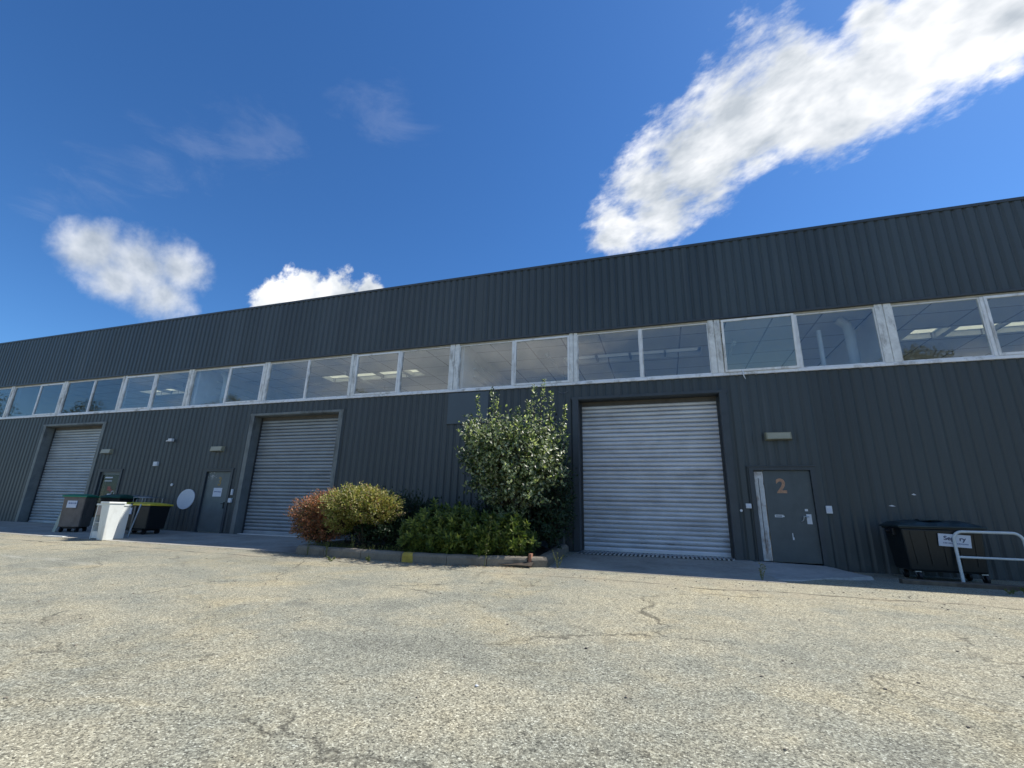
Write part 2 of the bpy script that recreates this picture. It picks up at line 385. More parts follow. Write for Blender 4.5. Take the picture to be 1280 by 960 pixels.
# concrete aprons in front of the loading doors, 4 mm proud sheets with a ragged front edge
rnd = random.Random(4)
def apron(x0, x1, yf, name='apron'):
    mb = MB(); X = fr(x0, x1, .25); fy = [yf+.05*noise.noise((x*1.3, 3, 0)) for x in X]
    rows = [0.0, -.35, -.7, -1.0, -1.4, -1.8, -2.2, -2.6, -3.0]
    vs = [(x, (y if k < len(rows) else fy[i]), G(x, (y if k < len(rows) else fy[i]))+.004+(.004 if k < len(rows) else 0)) for k, y in enumerate(rows+[None]) for i, x in enumerate(X)]
    n = len(X); K = len(rows)+1
    mb.add(vs, [(k*n+i, (k+1)*n+i, (k+1)*n+i+1, k*n+i+1) for k in range(K-1) for i in range(n-1)], 0, True)
    return tag(mb.build(name, M['apron']), kind='structure')
apron(-34, -8.05, -3.45); apron(-2.2, 1.86, -3.32)
# pale ramp slab at the right-hand door
outline = [(1.80, -.42), (2.02, -.06), (3.30, -.06), (3.42, -.35), (3.48, -.75), (3.72, -1.5), (3.2, -1.95), (2.75, -2.35), (2.15, -3.02), (1.75, -3.12), (1.6, -2.4), (1.72, -1.5), (1.66, -.95)]
mb = MB(); cx, cy = 2.5, -1.3; rings = []
for s, dz in ((1.0, .006), (.96, .045), (.55, .05), (.15, .05)):
    rings.append([(cx+(x-cx)*s, cy+(y-cy)*s, None) for x, y in outline])
def rz_(x, y, s):
    t = min(1, max(0, (-y)/2.9)); top = -.012*(1-t) + (G(x, y)+.02)*t
    return max(G(x, y)+.012, top)
vs = []
for (s, dz), rg in zip(((1.0, -.06), (.97, 0), (.55, 0), (.15, 0)), rings):
    for x, y, _ in rg: vs.append((x, y, G(x, y)-.03 if dz < 0 else rz_(x, y, s)))
n = len(outline)
fs = [(k*n+i, k*n+(i+1) % n, (k+1)*n+(i+1) % n, (k+1)*n+i) for k in range(3) for i in range(n)] + [[3*n+i for i in range(n)]]
mb.add(vs, fs, 0, False); tag(mb.build('ramp', M['ramp']), kind='structure')

# ------------------------------------------------------------------ the warehouse
P0, S = -29.022, 3.8212                      # first window post, spacing
XL, XR = P0-4*S, P0+13*S
post = lambda k: P0+k*S
PIT = .2265
bld = empty('warehouse', (0, 0, 0))
tag(bld, 'long anthracite corrugated metal warehouse with a strip of white framed windows and roller shutters', 'warehouse')

def corrug(mb, x0, x1, z0, z1, yf, depth=.028, sgn=1, nz=2):
    """trapezoid ribbed sheet: wide raised bands, narrow dark grooves"""
    prof = [(0, 0), (.112, 0), (.156, 1), (.182, 1)]
    pts = []; k = math.floor(x0/PIT)-1
    while k*PIT < x1+PIT:
        for px, d in prof: pts.append((k*PIT+px, yf+d*depth))
        k += 1
    def at(x):
        for (a, ya), (b, yb) in zip(pts, pts[1:]):
            if a <= x <= b: return ya+(yb-ya)*(x-a)/(b-a) if b > a else ya
    pp = [(x0, at(x0))]+[q for q in pts if x0 < q[0] < x1]+[(x1, at(x1))]
    n = len(pp)
    for j in range(nz-1):
        pass
    vs = [(x, y, z) for z in (z0, z1) for x, y in pp]
    mb.add(vs, [(i, i+1, n+i+1, n+i) for i in range(n-1)])

SILL0, SILL1, HEAD, FASC, TOP = 4.515, 4.60, 6.045, 6.135, 8.49
shut = [(-25.83, -21.80), (-14.07, -10.08), (-2.32, 1.68)]          # outer frames
SH = 4.115
doors = [(-21.47, -20.10, 2.17), (-15.78, -14.43, 2.17), (2.00, 3.40, 2.165)]
# lower wall, split round the openings
mb = MB(); cur = XL
for a, b, top in sorted([(a, b, SH) for a, b in shut]+doors):
    corrug(mb, cur, a, -.35, SILL0, 0.0); corrug(mb, a, b, top, SILL0, 0.0); cur = b
corrug(mb, cur, XR, -.35, SILL0, 0.0)
mb.build('lower_wall', M['clad'], bld)
mb = MB(); corrug(mb, XL, XR, FASC+.02, TOP-.07, -.045, .034)
o = mb.build('fascia', M['clad_top'], bld)
mb = MB()
mb.box(XL, XR, -.062, .5, TOP-.075, TOP)                # coping
mb.build('coping', M['trim'], bld)
mb = MB(); mb.box(XL, XR, -.066, .02, FASC-.03, FASC+.025)
mb.build('drip_flashing', M['trim'], bld)
mb = MB()
mb.box(-5.37, -5.19, -.056, -.046, FASC+.03, TOP-.08)
mb.build('sheet_joint', M['clad_top'], bld)
mb = MB(); mb.box(XL, XR, .0, .10, HEAD+.005, FASC-.035)
for i in range(5): pass
mb.build('soffit', M['soffit'], bld)
# foot angle of the cladding
cur = XL
for a, b, top in sorted([(a, b, SH) for a, b in shut]+doors):
    mb = MB(); mb.box(cur, a, .006, .036, -.35, .03); mb.build('base_angle', M['trim'], bld); cur = b

# roof slab with openings for the seen and added skylights, back and side walls, floor
sky_bays = [(-24.2, -22.0, 'b'), (-13.35, -9.62, 'b'), (-9.45, -8.88, 'b'), (-3.10, 1.45, 'd'), (7.02, 7.86, 'b'), (8.05, 12.5, 'b')]
CZ = 6.2; Y0, Y1 = 2.36, 3.16; YB = 22.0
mb = MB(); mb.box(XL, XR, .12, Y0, CZ, CZ+.3); mb.box(XL, XR, Y1, 6.6, CZ, CZ+.3); mb.box(XL, XR, 8.6, 11, CZ, CZ+.3); mb.box(XL, XR, 13, YB, CZ, CZ+.3); cur = XL
for a, b, _ in sky_bays: mb.box(cur, a, Y0, Y1, CZ, CZ+.3); cur = b
mb.box(cur, XR, Y0, Y1, CZ, CZ+.3)
mb.build('ceiling', M['ceil'], bld)
for y_ in (6.6, 11):  # unseen rows added deeper in the roof to brighten the interior
    mb = MB(); mb.box(XL, XR, y_, y_+2.0, CZ+.16, CZ+.165); mb.build('skylight', M['sky_sheet'], bld)
for a, b, k in sky_bays:
    mb = MB(); x = a; nn = max(1, round((b-a)/1.17)); w_ = (b-a)/nn
    mb.box(a, b, Y0, Y1, CZ+.16, CZ+.165)
    sk = mb.build('skylight', M['sky_sheet' if k == 'b' else 'sky_grey'], bld)
    if nn > 1:
        for i in range(1, nn):
            mb = MB(); mb.box(a+i*w_-.03, a+i*w_+.03, Y0, Y1, CZ+.02, CZ+.155); mb.build('glazing_bar', M['galvd'], sk)
mb = MB(); mb.box(XL, XR, .12, YB, 6.503, 6.56)
mb2 = MB(); mb2.box(XL, XR, YB, YB+.2, -.3, 6.6); mb2.box(XL-.1, XL, .2, YB, -.3, 6.6); mb2.box(XR, XR+.1, .2, YB, -.3, 6.6)
mb2.build('back_wall', M['clad'], bld)
mb = MB(); mb.box(XL+.01, XR-.01, .12, YB-.01, .0, .02); mb.build('interior_floor', M['inner'], bld)
mb = MB(); mb.box(XL+.01, XR-.01, .10, .16, -.3, SILL0-.01)
# backing wall behind the cladding with the same openings
mb = MB(); cur = XL
for a, b, top in sorted([(a, b, SH) for a, b in shut]+doors):
    mb.box(cur, a, .06, .14, -.3, SILL0-.01); mb.box(a, b, .06, .14, top+.0, SILL0-.01); cur = b
mb.box(cur, XR, .06, .14, -.3, SILL0-.01)
mb.build('inner_lining', M['inner'], bld)
mb = MB(); mb.box(XL, XR, .13, .18, 6.5, 8.42); mb.build('parapet_back', M['trim'], bld)
for k in (-3, 0, 3, 6, 9, 12):
    mb = MB(); x = post(k)+.10; mb.box(x, x+.15, .16, YB-.05, .02, CZ-.003)
    mb.build('partition_wall', M['partition'], bld)
for k in (0, 3, 6, 9):
    x = post(k)+.08
    for i in range(3): mb = MB(); mb.box(x+.18, x+.26, .9, 9, 5.25+i*.28, 5.30+i*.28); mb.build('cable_tray', M['duct'], bld)

# window strip: posts, sill, windows
mb = MB(); mb.box(XL, XR, -.045, .12, SILL0, SILL1-.03); mb.box(XL, XR, -.015, .11, SILL1-.028, SILL1); mb.build('window_sill', M['sill'], bld)
rp = random.Random(7)
postw = {9: .17, 8: .15, 6: .16, 3: .13}
for k in range(-4, 14):
    x = post(k); hw = postw.get(k, .115); mb = MB()
    mb.box(x-hw, x-.012, -.03, .11, SILL1+.002, HEAD+.055); mb.box(x+.012, x+hw, -.024, .11, SILL1+.002, HEAD+.055)
    mb.box(x-.011, x+.011, .0, .10, SILL1+.002, HEAD+.05)
    mb.build('post', M['alu_old'], bld)
# which half opens (sash frame): -1 none, 0 left pane, 1 right pane, 2 both
sash = {0: 1, 1: -1, 2: 0, 3: 1, 4: -1, 5: 0, 6: 1, 7: -1, 8: 0, 9: 1}
mids = {0: -26.95, 1: -23.28, 2: -19.50, 3: -15.56, 4: -11.84, 5: -8.07, 6: -4.12, 7: -.37, 8: 3.46, 9: 7.28}
for k in range(-4, 13):
    xa, xb = post(k)+postw.get(k, .115)+.004, post(k+1)-postw.get(k+1, .115)-.004
    xm = mids.get(k, (xa+xb)/2); mw = .032
    mb = MB(); mb.box(xm-mw, xm+mw, -.018, .09, SILL1+.003, HEAD); mb.build('mullion', M['alu'], bld)
    for side, (a, b) in enumerate(((xa, xm-mw-.003), (xm+mw+.003, xb))):
        op = sash.get(k, rp.choice((-1, 0, 1))); isop = (op == side)
        fw = .055 if isop else .022
        y0 = -.006 if isop else .030
        mb = MB(); z0, z1 = SILL1+.004, HEAD-(.0 if not isop else .0)
        tilt = (k == 8 and side == 0)
        wx = (a+b)/2
        fb = [(a, a+fw, z0, z1), (b-fw, b, z0, z1), (a+fw, b-fw, z0, z0+fw), (a+fw, b-fw, z1-fw, z1)]
        for q in fb: mb.box(q[0]-wx, q[1]-wx, y0-.03, y0+.03, q[2]-z0, q[3]-z0)
        wo = mb.build('window', M['alu'] if isop or side else M['alu'], bld, loc=(wx, 0, z0))
        if tilt: wo.rotation_euler = (R(5), 0, 0); wo.location.y = -.02; wo.scale = (.985, 1, .985)
        mb = MB(); mb.box(a+fw-.004-wx, b-fw+.004-wx, y0-.003, y0+.003, fw-.004, z1-z0-fw+.004)
        mb.build('pane', M['glass_dusty' if k in (-1, 0, 1) else 'glass'], wo)

# roller shutters
def slats(mb, x0, x1, z0, z1, y, pitch=.1142, rr=None):
    n = round((z1-z0)/pitch); pitch = (z1-z0)/n
    prof = [(0, .042), (.07, .042), (.11, .002), (.2, -.008), (.36, -.015), (.55, -.018), (.74, -.014), (.88, -.005), (.94, .004), (.97, .042)]
    X = fr(x0, x1, .5); pts = []
    for i in range(n):
        j = (rr.random()-.5)*.009 if rr else 0
        for t, d in prof: pts.append((z0+(i+t)*pitch, y+d*1.25+j))
    pts.append((z1, y)); m_ = len(X)
    vs = [(x, yy+.004*noise.noise((x*1.7, z*.8, 5)), z) for z, yy in pts for x in X]
    mb.add(vs, [(j*m_+i, j*m_+i+1, (j+1)*m_+i+1, (j+1)*m_+i) for j in range(len(pts)-1) for i in range(m_-1)], 0, False)
REC = .34
for i, ((a, b), mt, jm, lab) in enumerate(zip(shut, ('sh_l', 'sh_m', 'sh_r'), ('trim_light', 'trim_light', 'trim'), ('pale grey roller shutter at the far left behind the bins', 'mid grey roller shutter to the right of door 3', 'bright silver roller shutter with scratched slats left of door 2'))):
    root = empty('roller_shutter', ((a+b)/2, 0, 0)); root.parent = bld; root['label'] = lab
    hw = (b-a)/2; jw = .17
    mb = MB()
    mb.box(-hw, -hw+jw, -.035, REC+.05, -.3, SH); mb.box(hw-jw, hw, -.035, REC+.05, -.3, SH)
    mb.box(-hw-.02, hw+.02, -.040, -.004, SH-.045, SH+.03); mb.box(-hw+jw+.001, hw-jw-.001, -.004, REC+.05, SH-.06, SH-.003)
    mb.build('frame', M[jm], root)
    mb = MB(); slats(mb, -hw+jw-.01, hw-jw+.01, .03, SH-.16, REC, rr=random.Random(i))
    mb.build('curtain', M[mt], root)
    mb = MB(); mb.box(-hw+jw+.002, hw-jw-.002, REC-.035, REC+.03, .0, .075); mb.build('bottom_bar', M[mt], root)
    for q in ((-hw+jw+.001, -hw+jw+.05), (hw-jw-.05, hw-jw-.001)):
        mb = MB(); mb.box(*q, REC-.05, REC-.018, 0, SH-.07); mb.build('guide_rail', M['rail'], root)
    mb = MB(); mb.box(-hw+jw+.052, hw-jw-.052, REC-.03, REC+.05, SH-.18, SH-.062); mb.build('header_board', M['header'], root)
    mb = MB(); mb.box(-hw+jw+.001, hw-jw-.001, -.30 if False else .0, REC+.3, -.3, .0); mb.build('threshold', M['apron'], root)
    mb = MB(); mb.box(-hw, hw, REC+.1, REC+.16, 0, SH); mb.build('inner_board', M['inner'], root)

# personnel doors
def door(a, b, top, dm, jambm):
    root = empty('door', ((a+b)/2, 0, 0)); root.parent = bld; hw = (b-a)/2
    mb = MB(); w_ = .10
    mb.box(-hw, -hw+w_, -.03, .12, -.1, top); mb.box(hw-w_, hw, -.03, .12, -.1, top); mb.box(-hw+w_, hw-w_, -.03, .12, top-.08, top)
    mb.box(-hw-.03, hw+.03, -.05, -.005, top, top+.03)
    mb.build('frame', jambm, root)
    return root, hw
# door 2
d2, hw = door(*doors[2], M['door'], M['trim']); d2['label'] = 'slate door with a faded orange 2 and a peeling white strip'
mb = MB(); mb.box(-hw+.31, hw-.104, .035, .075, .01, 2.08, bev=.004); lf = mb.build('leaf', M['door'], d2)
rr = random.Random(3)
mb = MB()
zz = [0.02+i*.07 for i in range(30)]
L = [-hw+.104+.012*rr.random() for _ in zz]; Rr = [-hw+.292+.02*rr.random()-.01 for _ in zz]
vs = [(l, .018, z) for l, z in zip(L, zz)]+[(r, .018, z) for r, z in zip(Rr, zz)]+[(l, .06, z) for l, z in zip(L, zz)]+[(r, .06, z) for r, z in zip(Rr, zz)]
n = len(zz)
mb.add(vs, [(i, n+i, n+i+1, i+1) for i in range(n-1)]+[(i, i+1, 2*n+i+1, 2*n+i) for i in range(n-1)]+[(n+i, 3*n+i, 3*n+i+1, n+i+1) for i in range(n-1)])
mb.build('peeling_strip', M['peel'], d2)['label'] = 'peeling white painted strip with rust'
mb = MB(); mb.box(-hw+.10, -hw+.30, .062, .078, .0, 2.085); mb.box(-hw+.185, -hw+.197, .012, .0175, .3, 1.9); mb.build('side_board', M['trim'], d2)
text_mesh('numeral', '2', .46, M['orange'], lf, (-.03, .0315, 1.70), bold=.012, sx=.95)
def flat(mb, cx, cz, w_, h_, y, t=.004, mi=0): mb.box(cx-w_/2, cx+w_/2, y-t, y, cz-h_/2, cz+h_/2, mi)
mb = MB(); flat(mb, -.15, 1.045, .17, .018, .034); flat(mb, -.15, 1.005, .15, .016, .034); flat(mb, -.235, 1.025, .02, .055, .034); flat(mb, -.07, 1.02, .05, .03, .0335)
mb.build('letter_slot', M['white'], lf)
mb = MB(); flat(mb, .075, .60, .018, .10, .034); flat(mb, .082, .53, .032, .06, .0335); mb.build('paint_drip', M['white'], lf)
mb = MB(); flat(mb, .455, .97, .10, .22, .034, .01); flat(mb, .42, 1.17, .06, .05, .034, .008); hd = mb.build('lock_plate', M['white'], lf)
mb = MB(); mb.tube([(.44, .02, 1.02), (.44, -.02, 1.02), (.33, -.024, 1.03)], .010, 8); mb.tube([(.345, -.02, 1.03), (.33, -.015, .95), (.29, .01, .91)], .012, 8); mb.build('handle', M['galv'], lf)
# door 3
d3, hw = door(*doors[1], M['door3'], M['trim']); d3['label'] = 'grey door with a faded 3 and a white paper notice'
mb = MB(); mb.box(-hw+.104, hw-.104, .05, .09, .02, 2.085, bev=.004); lf = mb.build('leaf', M['door3'], d3)
text_mesh('numeral', '3', .42, M['ochre'], lf, (.06, .046, 1.73), bold=.010, sx=.8)
mb = MB(); flat(mb, .04, 1.37, .40, .30, .0485, .003); nt = mb.build('paper_notice', M['paper'], lf)
mb = MB(); rr = random.Random(5); x = -.12
while x < .20: w_ = rr.uniform(.02, .05); flat(mb, x+w_/2, 1.385+rr.uniform(-.004, .004), w_, .035, .0445, .001); x += w_+.014
mb.build('writing', M['inkgrey'], nt)
mb = MB(); flat(mb, .44, .93, .06, .22, .049, .012); mb.tube([(.44, .04, .98), (.44, -.0, .98), (.35, -.004, .98)], .011, 8); mb.build('handle', M['black'], lf)
mb = MB()
for i in range(26): cx = rr.gauss(-.36, .10); cz = rr.gauss(1.93, .05); flat(mb, max(-.53, min(.0, cx)), min(2.05, cz), rr.uniform(.01, .03), rr.uniform(.008, .02), .0492, .002)
mb.build('sticker_remains', M['white'], lf)
# glazed door far left
d1, hw = door(*doors[0], M['door3'], M['trim']); d1['label'] = 'glazed door with white notices stuck inside the glass'
mb = MB()
for q in ((-hw+.104, -hw+.18, .02, 2.085), (hw-.18, hw-.104, .02, 2.085), (-hw+.181, hw-.181, .02, .35), (-hw+.181, hw-.181, 1.98, 2.085)): mb.box(q[0], q[1], .05, .09, q[2], q[3])
lf = mb.build('leaf', M['door3'], d1)
mb = MB(); mb.box(-hw+.178, hw-.178, .066, .074, .345, 1.985); mb.build('pane', M['door_glass'], lf)
mb = MB(); flat(mb, -.12, 1.87, .42, .05, .064); flat(mb, -.12, 1.74, .42, .03, .064); flat(mb, .10, 1.15, .20, .20, .064); flat(mb, .05, .87, .26, .24, .064)
for q in ((.27, 1.35, .12, .02), (.30, 1.05, .2, .02), (.22, 1.2, .02, .28), (.38, 1.18, .02, .26), (.30, 1.2, .09, .02), (.28, .84, .2, .02)): flat(mb, *q, .064)
mb.build('notice', M['paper'], lf)
mb = MB(); flat(mb, .02, 1.45, .18, .16, .0645); flat(mb, .15, 1.38, .14, .1, .0642); mb.build('red_sticker', simple('faded_red_print', (.30, .09, .07), .7), lf)
mb = MB(); mb.box(-hw+.05, hw-.05, .3, .34, 0, 2.1); mb.build('lobby_shade_board', M['trim'], d1)  # dark board behind the glass, standing in for the unlit lobby

# tube lights and ducts seen through the windows
for i, (x, y0, y1, lab) in enumerate([(-3.38, 1.2, 4.2, 'unlit tube light under the ceiling behind the window above the tall bush'), (2.25, 1.5, 3.9, 'unlit tube light behind the half open window right of the bright shutter'), (-11.4, 1.4, 4.4, 'unlit tube light under the ceiling above the mid grey shutter'), (-20.3, 1.4, 4.6, 'unlit tube light behind the windows above the glazed door')]):
    t = empty('tube_light', (x, (y0+y1)/2, CZ-.30)); tag(t, lab, 'tube light', 'tube lights hanging under the ceiling'); h_ = (y1-y0)/2
    mb = MB(); mb.box(-.05, .05, -h_, h_, .03, .09); mb.build('batten', M['white'], t)
    mb = MB(); mb.tube([(0, -h_+.05, 0), (0, h_-.05, 0)], .03, 8); mb.build('tube', M['white'], t)
    mb = MB(); mb.tube([(0, -h_+.3, .09), (0, -h_+.3, .30)], .006, 6); mb.tube([(0, h_-.3, .09), (0, h_-.3, .30)], .006, 6); mb.build('hanger', M['galvd'], t)
for x, lab in ((4.93, 'white ventilation duct behind the window right of the half open one'), (-16.75, 'white ventilation duct behind the window above door 3')):
    mb = MB(); mb.tube([(x-.22, .9, 6.15), (x-.04, .9, 5.98), (x, .9, 5.75), (x, .9, 4.9), (x, .9, .02)], .125, 16)
    for z in (5.72, 5.35, 4.98): mb.tube([(x, .9, z), (x, .9, z+.03)], .133, 16)
    tag(mb.build('duct', M['duct']), lab, 'duct', 'ventilation ducts inside the windows')
mb = MB(); mb.tube([(4.12, .55, 5.75), (4.12, .55, 4.4)], .055, 10); mb.tube([(4.12, .55, 4.4), (4.12, .55, .02)], .055, 10)
tag(mb.build('pipe', M['duct']), 'thin pale pipe standing behind the window pane left of the white duct', 'pipe')

# ------------------------------------------------------------------ things on the wall
for x, z, lab in ((-15.35, 2.90, 'khaki box lamp on the wall above door 3'), (2.73, 2.90, 'khaki box lamp on the wall above the door marked 2'), (-21.25, 2.90, 'khaki box lamp on the wall above the glazed door')):
    t = empty('wall_lamp', (x, -.0, z)); tag(t, lab, 'wall lamp', 'box lamps above the doors')
    mb = MB(); w_ = .29
    vs = [(-w_, 0, -.10), (w_, 0, -.10), (w_, 0, .10), (-w_, 0, .10), (-w_+.02, -.13, -.085), (w_-.02, -.13, -.085), (w_-.02, -.10, .085), (-w_+.02, -.10, .085)]
    mb.add(vs, [(4,5,6,7),(0,1,5,4),(1,2,6,5),(2,3,7,6),(3,0,4,7)]); mb.build('housing', M['lamp'], t)
    mb = MB(); mb.add([(-w_+.05, -.1325, -.07), (w_-.05, -.1325, -.07), (w_-.05, -.1060, .07), (-w_+.05, -.1060, .07), (-w_+.05, -.12, -.07), (w_-.05, -.12, -.07), (w_-.05, -.095, .07), (-w_+.05, -.095, .07)], [(0,1,2,3),(0,4,5,1),(1,5,6,2),(2,6,7,3),(3,7,4,0)])
    mb.build('diffuser', M['lampface'], t)
mb = MB(); mb.box(-6.21, -4.87, -.045, -.008, 3.50, 4.47, bev=.004); mb.box(-4.875, -4.866, -.052, -.046, 3.9, 4.46)
tag(mb.build('sign_panel', M['panel']), 'blank slate blue sign panel on the wall left of the tall bush', 'sign panel')
mb = MB(); n = 48; ring = [(-16.42+.405*math.cos(2*math.pi*i/n)+.05*math.sin(2*math.pi*i/n), z_, 1.11+.355*math.sin(2*math.pi*i/n)) for z_ in (-.03, -.004) for i in range(n)]
mb.add(ring, [list(range(n))[::-1]]+[(i, (i+1) % n, n+(i+1) % n, n+i) for i in range(n)])
tag(mb.build('round_sign', M['disc']), 'plain white disc fixed to the dark cladding left of door 3', 'sign')
t = empty('security_camera', (-17.82, 0, 3.26)); tag(t, 'small white camera high on the wall above the yellow lid bin', 'camera')
mb = MB(); mb.box(.0, .20, -.16, -.06, -.05, .06, bev=.01); mb.build('housing', M['white'], t)
mb = MB(); mb.tube([(.1, -.10, .0), (.1, .0, -.02)], .02, 8); mb.tube([(.0, -.11, .0), (-.12, -.12, -.03)], .025, 8); mb.build('bracket', M['white'], t)
def wallbox(name, x, z, w_, h_, d, lab, cat, mat='white'):
    t = empty(name, (x, 0, z)); tag(t, lab, cat)
    mb = MB(); mb.box(-w_/2, w_/2, -d, -.001, -h_/2, h_/2, bev=.006); mb.build('casing', M[mat], t)
    mb = MB(); mb.box(-w_*.3, w_*.3, -d-.006, -d+.001, -h_*.3, h_*.22, bev=.002); mb.build('cover', M['paper'], t)
wallbox('junction_box', -18.33, 2.38, .20, .16, .08, 'small white box on the wall below and left of the security camera', 'junction box')
wallbox('door_bell', 1.91, 1.24, .12, .11, .05, 'small white box on the cladding just left of the door marked 2', 'bell')
wallbox('key_box', 3.56, 1.19, .12, .17, .05, 'small white keypad on the cladding right of the door marked 2', 'keypad')
wallbox('key_box', -14.30, 1.38, .07, .20, .05, 'narrow white box beside door 3, the upper of two', 'keypad')
wallbox('key_box', -14.31, 1.10, .13, .15, .07, 'squat white box beside the handle of door 3, the lower of two', 'keypad')
for x, z, w_, h_, lab in ((5.22, 1.55, .09, .035, 'small white scrap stuck on the cladding above the black waste container'), (4.78, 1.30, .13, .03, 'thin pale scrap stuck on the cladding left above the black waste container')):
    mb = MB(); mb.add([(x-w_/2, -.006, z), (x, -.006, z+h_*.6), (x+w_/2, -.006, z-h_*.3), (x, -.006, z-h_*.5), (x-w_/2, -.001, z), (x, -.001, z+h_*.6), (x+w_/2, -.001, z-h_*.3), (x, -.001, z-h_*.5)], [(3, 2, 1, 0), (0, 1, 5, 4), (1, 2, 6, 5), (2, 3, 7, 6), (3, 0, 4, 7)])
    tag(mb.build('paper_scrap', M['white']), lab, 'scrap')
def button(x, z, r, lab):
    mb = MB(); mb.tube([(x, -.035, z), (x, .0, z)], r, 12); tag(mb.build('wall_button', M['white']), lab, 'button')
button(-17.28, 1.61, .05, 'small round white button on the wall left of the white disc')
button(1.74, 1.13, .03, 'tiny round white button between bright shutter and door 2')
mb = MB(); mb.tube([(2.10, -.05, 4.62), (2.12, -.075, 4.58), (2.13, -.08, 4.46), (2.16, -.08, 4.38)], [.012, .016, .012, .006], 6)
tag(mb.build('drain_spout', M['white']), 'small white spout hanging under the sill right of the bright shutter', 'spout')
mb = MB(); mb.tube([(-2.72+.02*i, -.055-.01*math.sin(i), 4.33-.05*math.sin(i*math.pi/14)) for i in range(15)], .006, 5)
tag(mb.build('loose_cable', M['galvd']), 'thin loose cable loop on the cladding under the sill near the tall bush', 'cable')

# drain grate at the bright shutter
t = empty('drain_grate', (-.33, -.0, 0)); tag(t, 'steel slotted drain grate across the foot of the bright shutter', 'drain grate')
mb = MB()
for k in range(37): x = -1.80+k*.098; mb.box(x, x+.052, -.72+.009*k, .26, .016, .034)
mb.build('bars', M['galv'], t)
mb = MB(); mb.box(-1.82, 1.80, .262, .29, .010, .038); mb.build('frame', M['galvd'], t)
mb = MB(); mb.add([(-1.80, -.72, .0125), (1.78, -.40, .0125), (1.78, .26, .0125), (-1.80, .26, .0125)], [(0, 1, 2, 3)]); mb.build('channel', M['black'], t)

# ------------------------------------------------------------------ planter kerb, soil
KF = [(-8.02, -3.58), (-7.2, -3.66), (-6.2, -3.72), (-5.2, -3.76), (-4.2, -3.70), (-3.4, -3.55), (-2.62, -3.36)]
def kerb_stone(mb, p0, p1, w_=.24, h0=.19, seed=0, inset=.0):
    r_ = random.Random(seed); a = Vector((p0[0], p0[1], 0)); b = Vector((p1[0], p1[1], 0)); d = (b-a); Ln = d.length; d.normalize(); nrm = Vector((-d.y, d.x, 0))
    prof = [(0, -.15), (0, h0-.06), (.02, h0-.022), (.06, h0), (w_-.06, h0), (w_-.015, h0-.02), (w_, -.15)]
    K = max(3, int(Ln/.12)); vs = []
    for i in range(K+1):
        q = a+d*(inset+(Ln-2*inset)*i/K); g = G(q.x, q.y)
        e = .008 if i in (0, K) else 0
        for (u, v) in prof:
            jit = .006*noise.noise((q.x*6+u*9, q.y*6, v*9+seed))
            c = q+nrm*(u+(e if u < w_/2 else -e)+jit); vs.append((c.x, c.y, g+v+jit-(e if v > 0 else 0)))
    n = len(prof)
    mb.add(vs, [(i*n+k, (i+1)*n+k, (i+1)*n+k+1, i*n+k+1) for i in range(K) for k in range(n-1)]+[list(range(n)), [K*n+k for k in range(n)][::-1]])
kb = empty('planter_kerb', (0, 0, 0)); tag(kb, 'low concrete kerb bordering the planted bed with one yellow painted section', 'kerb')
def lerp(t):
    t = max(0, min(.99999, t))*(len(KF)-1); i = int(t); f = t-i
    return (KF[i][0]*(1-f)+KF[i+1][0]*f, KF[i][1]*(1-f)+KF[i+1][1]*f)
NS = 6
for i in range(NS):
    mb = MB(); kerb_stone(mb, lerp(i/NS), lerp((i+1)/NS), seed=i, inset=.006); mb.build('kerb_stone', M['kerb'], kb)
mb = MB(); kerb_stone(mb, (-2.53, -3.36), (-2.26, -3.22), seed=21); mb.build('kerb_stone', M['kerb'], kb)
for j, (p, q) in enumerate((((-2.25, -3.20), (-2.30, -2.2)), ((-2.30, -2.18), (-2.36, -1.2)), ((-2.37, -1.18), (-2.42, -.2)))):
    mb = MB(); kerb_stone(mb, p, q, seed=30+j); mb.build('kerb_stone', M['kerb'], kb)
for j, (p, q) in enumerate((((-7.98, -.2), (-8.0, -1.9)), ((-8.0, -1.92), (-8.04, -3.52)))):
    mb = MB(); kerb_stone(mb, q if False else p, q, seed=40+j); mb.build('kerb_stone', M['kerb'], kb)
# yellow paint: a thin shell 3 mm proud on the stone
mb = MB(); kerb_stone(mb, (-5.17, -3.7645), (-4.91, -3.7485), seed=2, w_=.246, h0=.194); mb.build('yellow_paint', M['kerby'], kb)
mb = MB(); mb.box(-2.60, -2.545, -3.36, -3.22, -.1, .17, bev=.006); tag(mb.build('brick', M['brick']), 'reddish brick wedged upright in the kerb gap by the corner', 'brick')
mb = MB(); X = fr(-7.9, -2.5, .2); Y = fr(-3.5, -.02, .2); n = len(X)
mb.add([(x, y, G(x, y)+.09+.05*noise.noise((x*2, y*2, 0))-(.05 if y < -3.3 else 0)) for y in Y for x in X], [(j*n+i, j*n+i+1, (j+1)*n+i+1, (j+1)*n+i) for j in range(len(Y)-1) for i in range(n-1)], 0, True)
tag(mb.build('soil_bed', M['soil']), kind='structure')

# ------------------------------------------------------------------ vegetation
def leaf(mb, p, d, nrm, L, W):
    d = d.normalized(); s = d.cross(nrm)
    if s.length < 1e-4: s = d.orthogonal()
    s.normalize(); n = s.cross(d)
    a = p; b = p+d*L*.45+s*W*.5+n*L*.06; c = p+d*L-n*L*.08; e = p+d*L*.45-s*W*.5+n*L*.06
    k = len(mb.v); mb.v += [a[:], b[:], c[:], e[:]]; mb.f += [[k, k+1, k+2], [k, k+2, k+3]]; mb.m += [0, 0]; mb.smooth += [False, False]
def rv(r): return Vector((r.gauss(0, 1), r.gauss(0, 1), r.gauss(0, 1))).normalized()

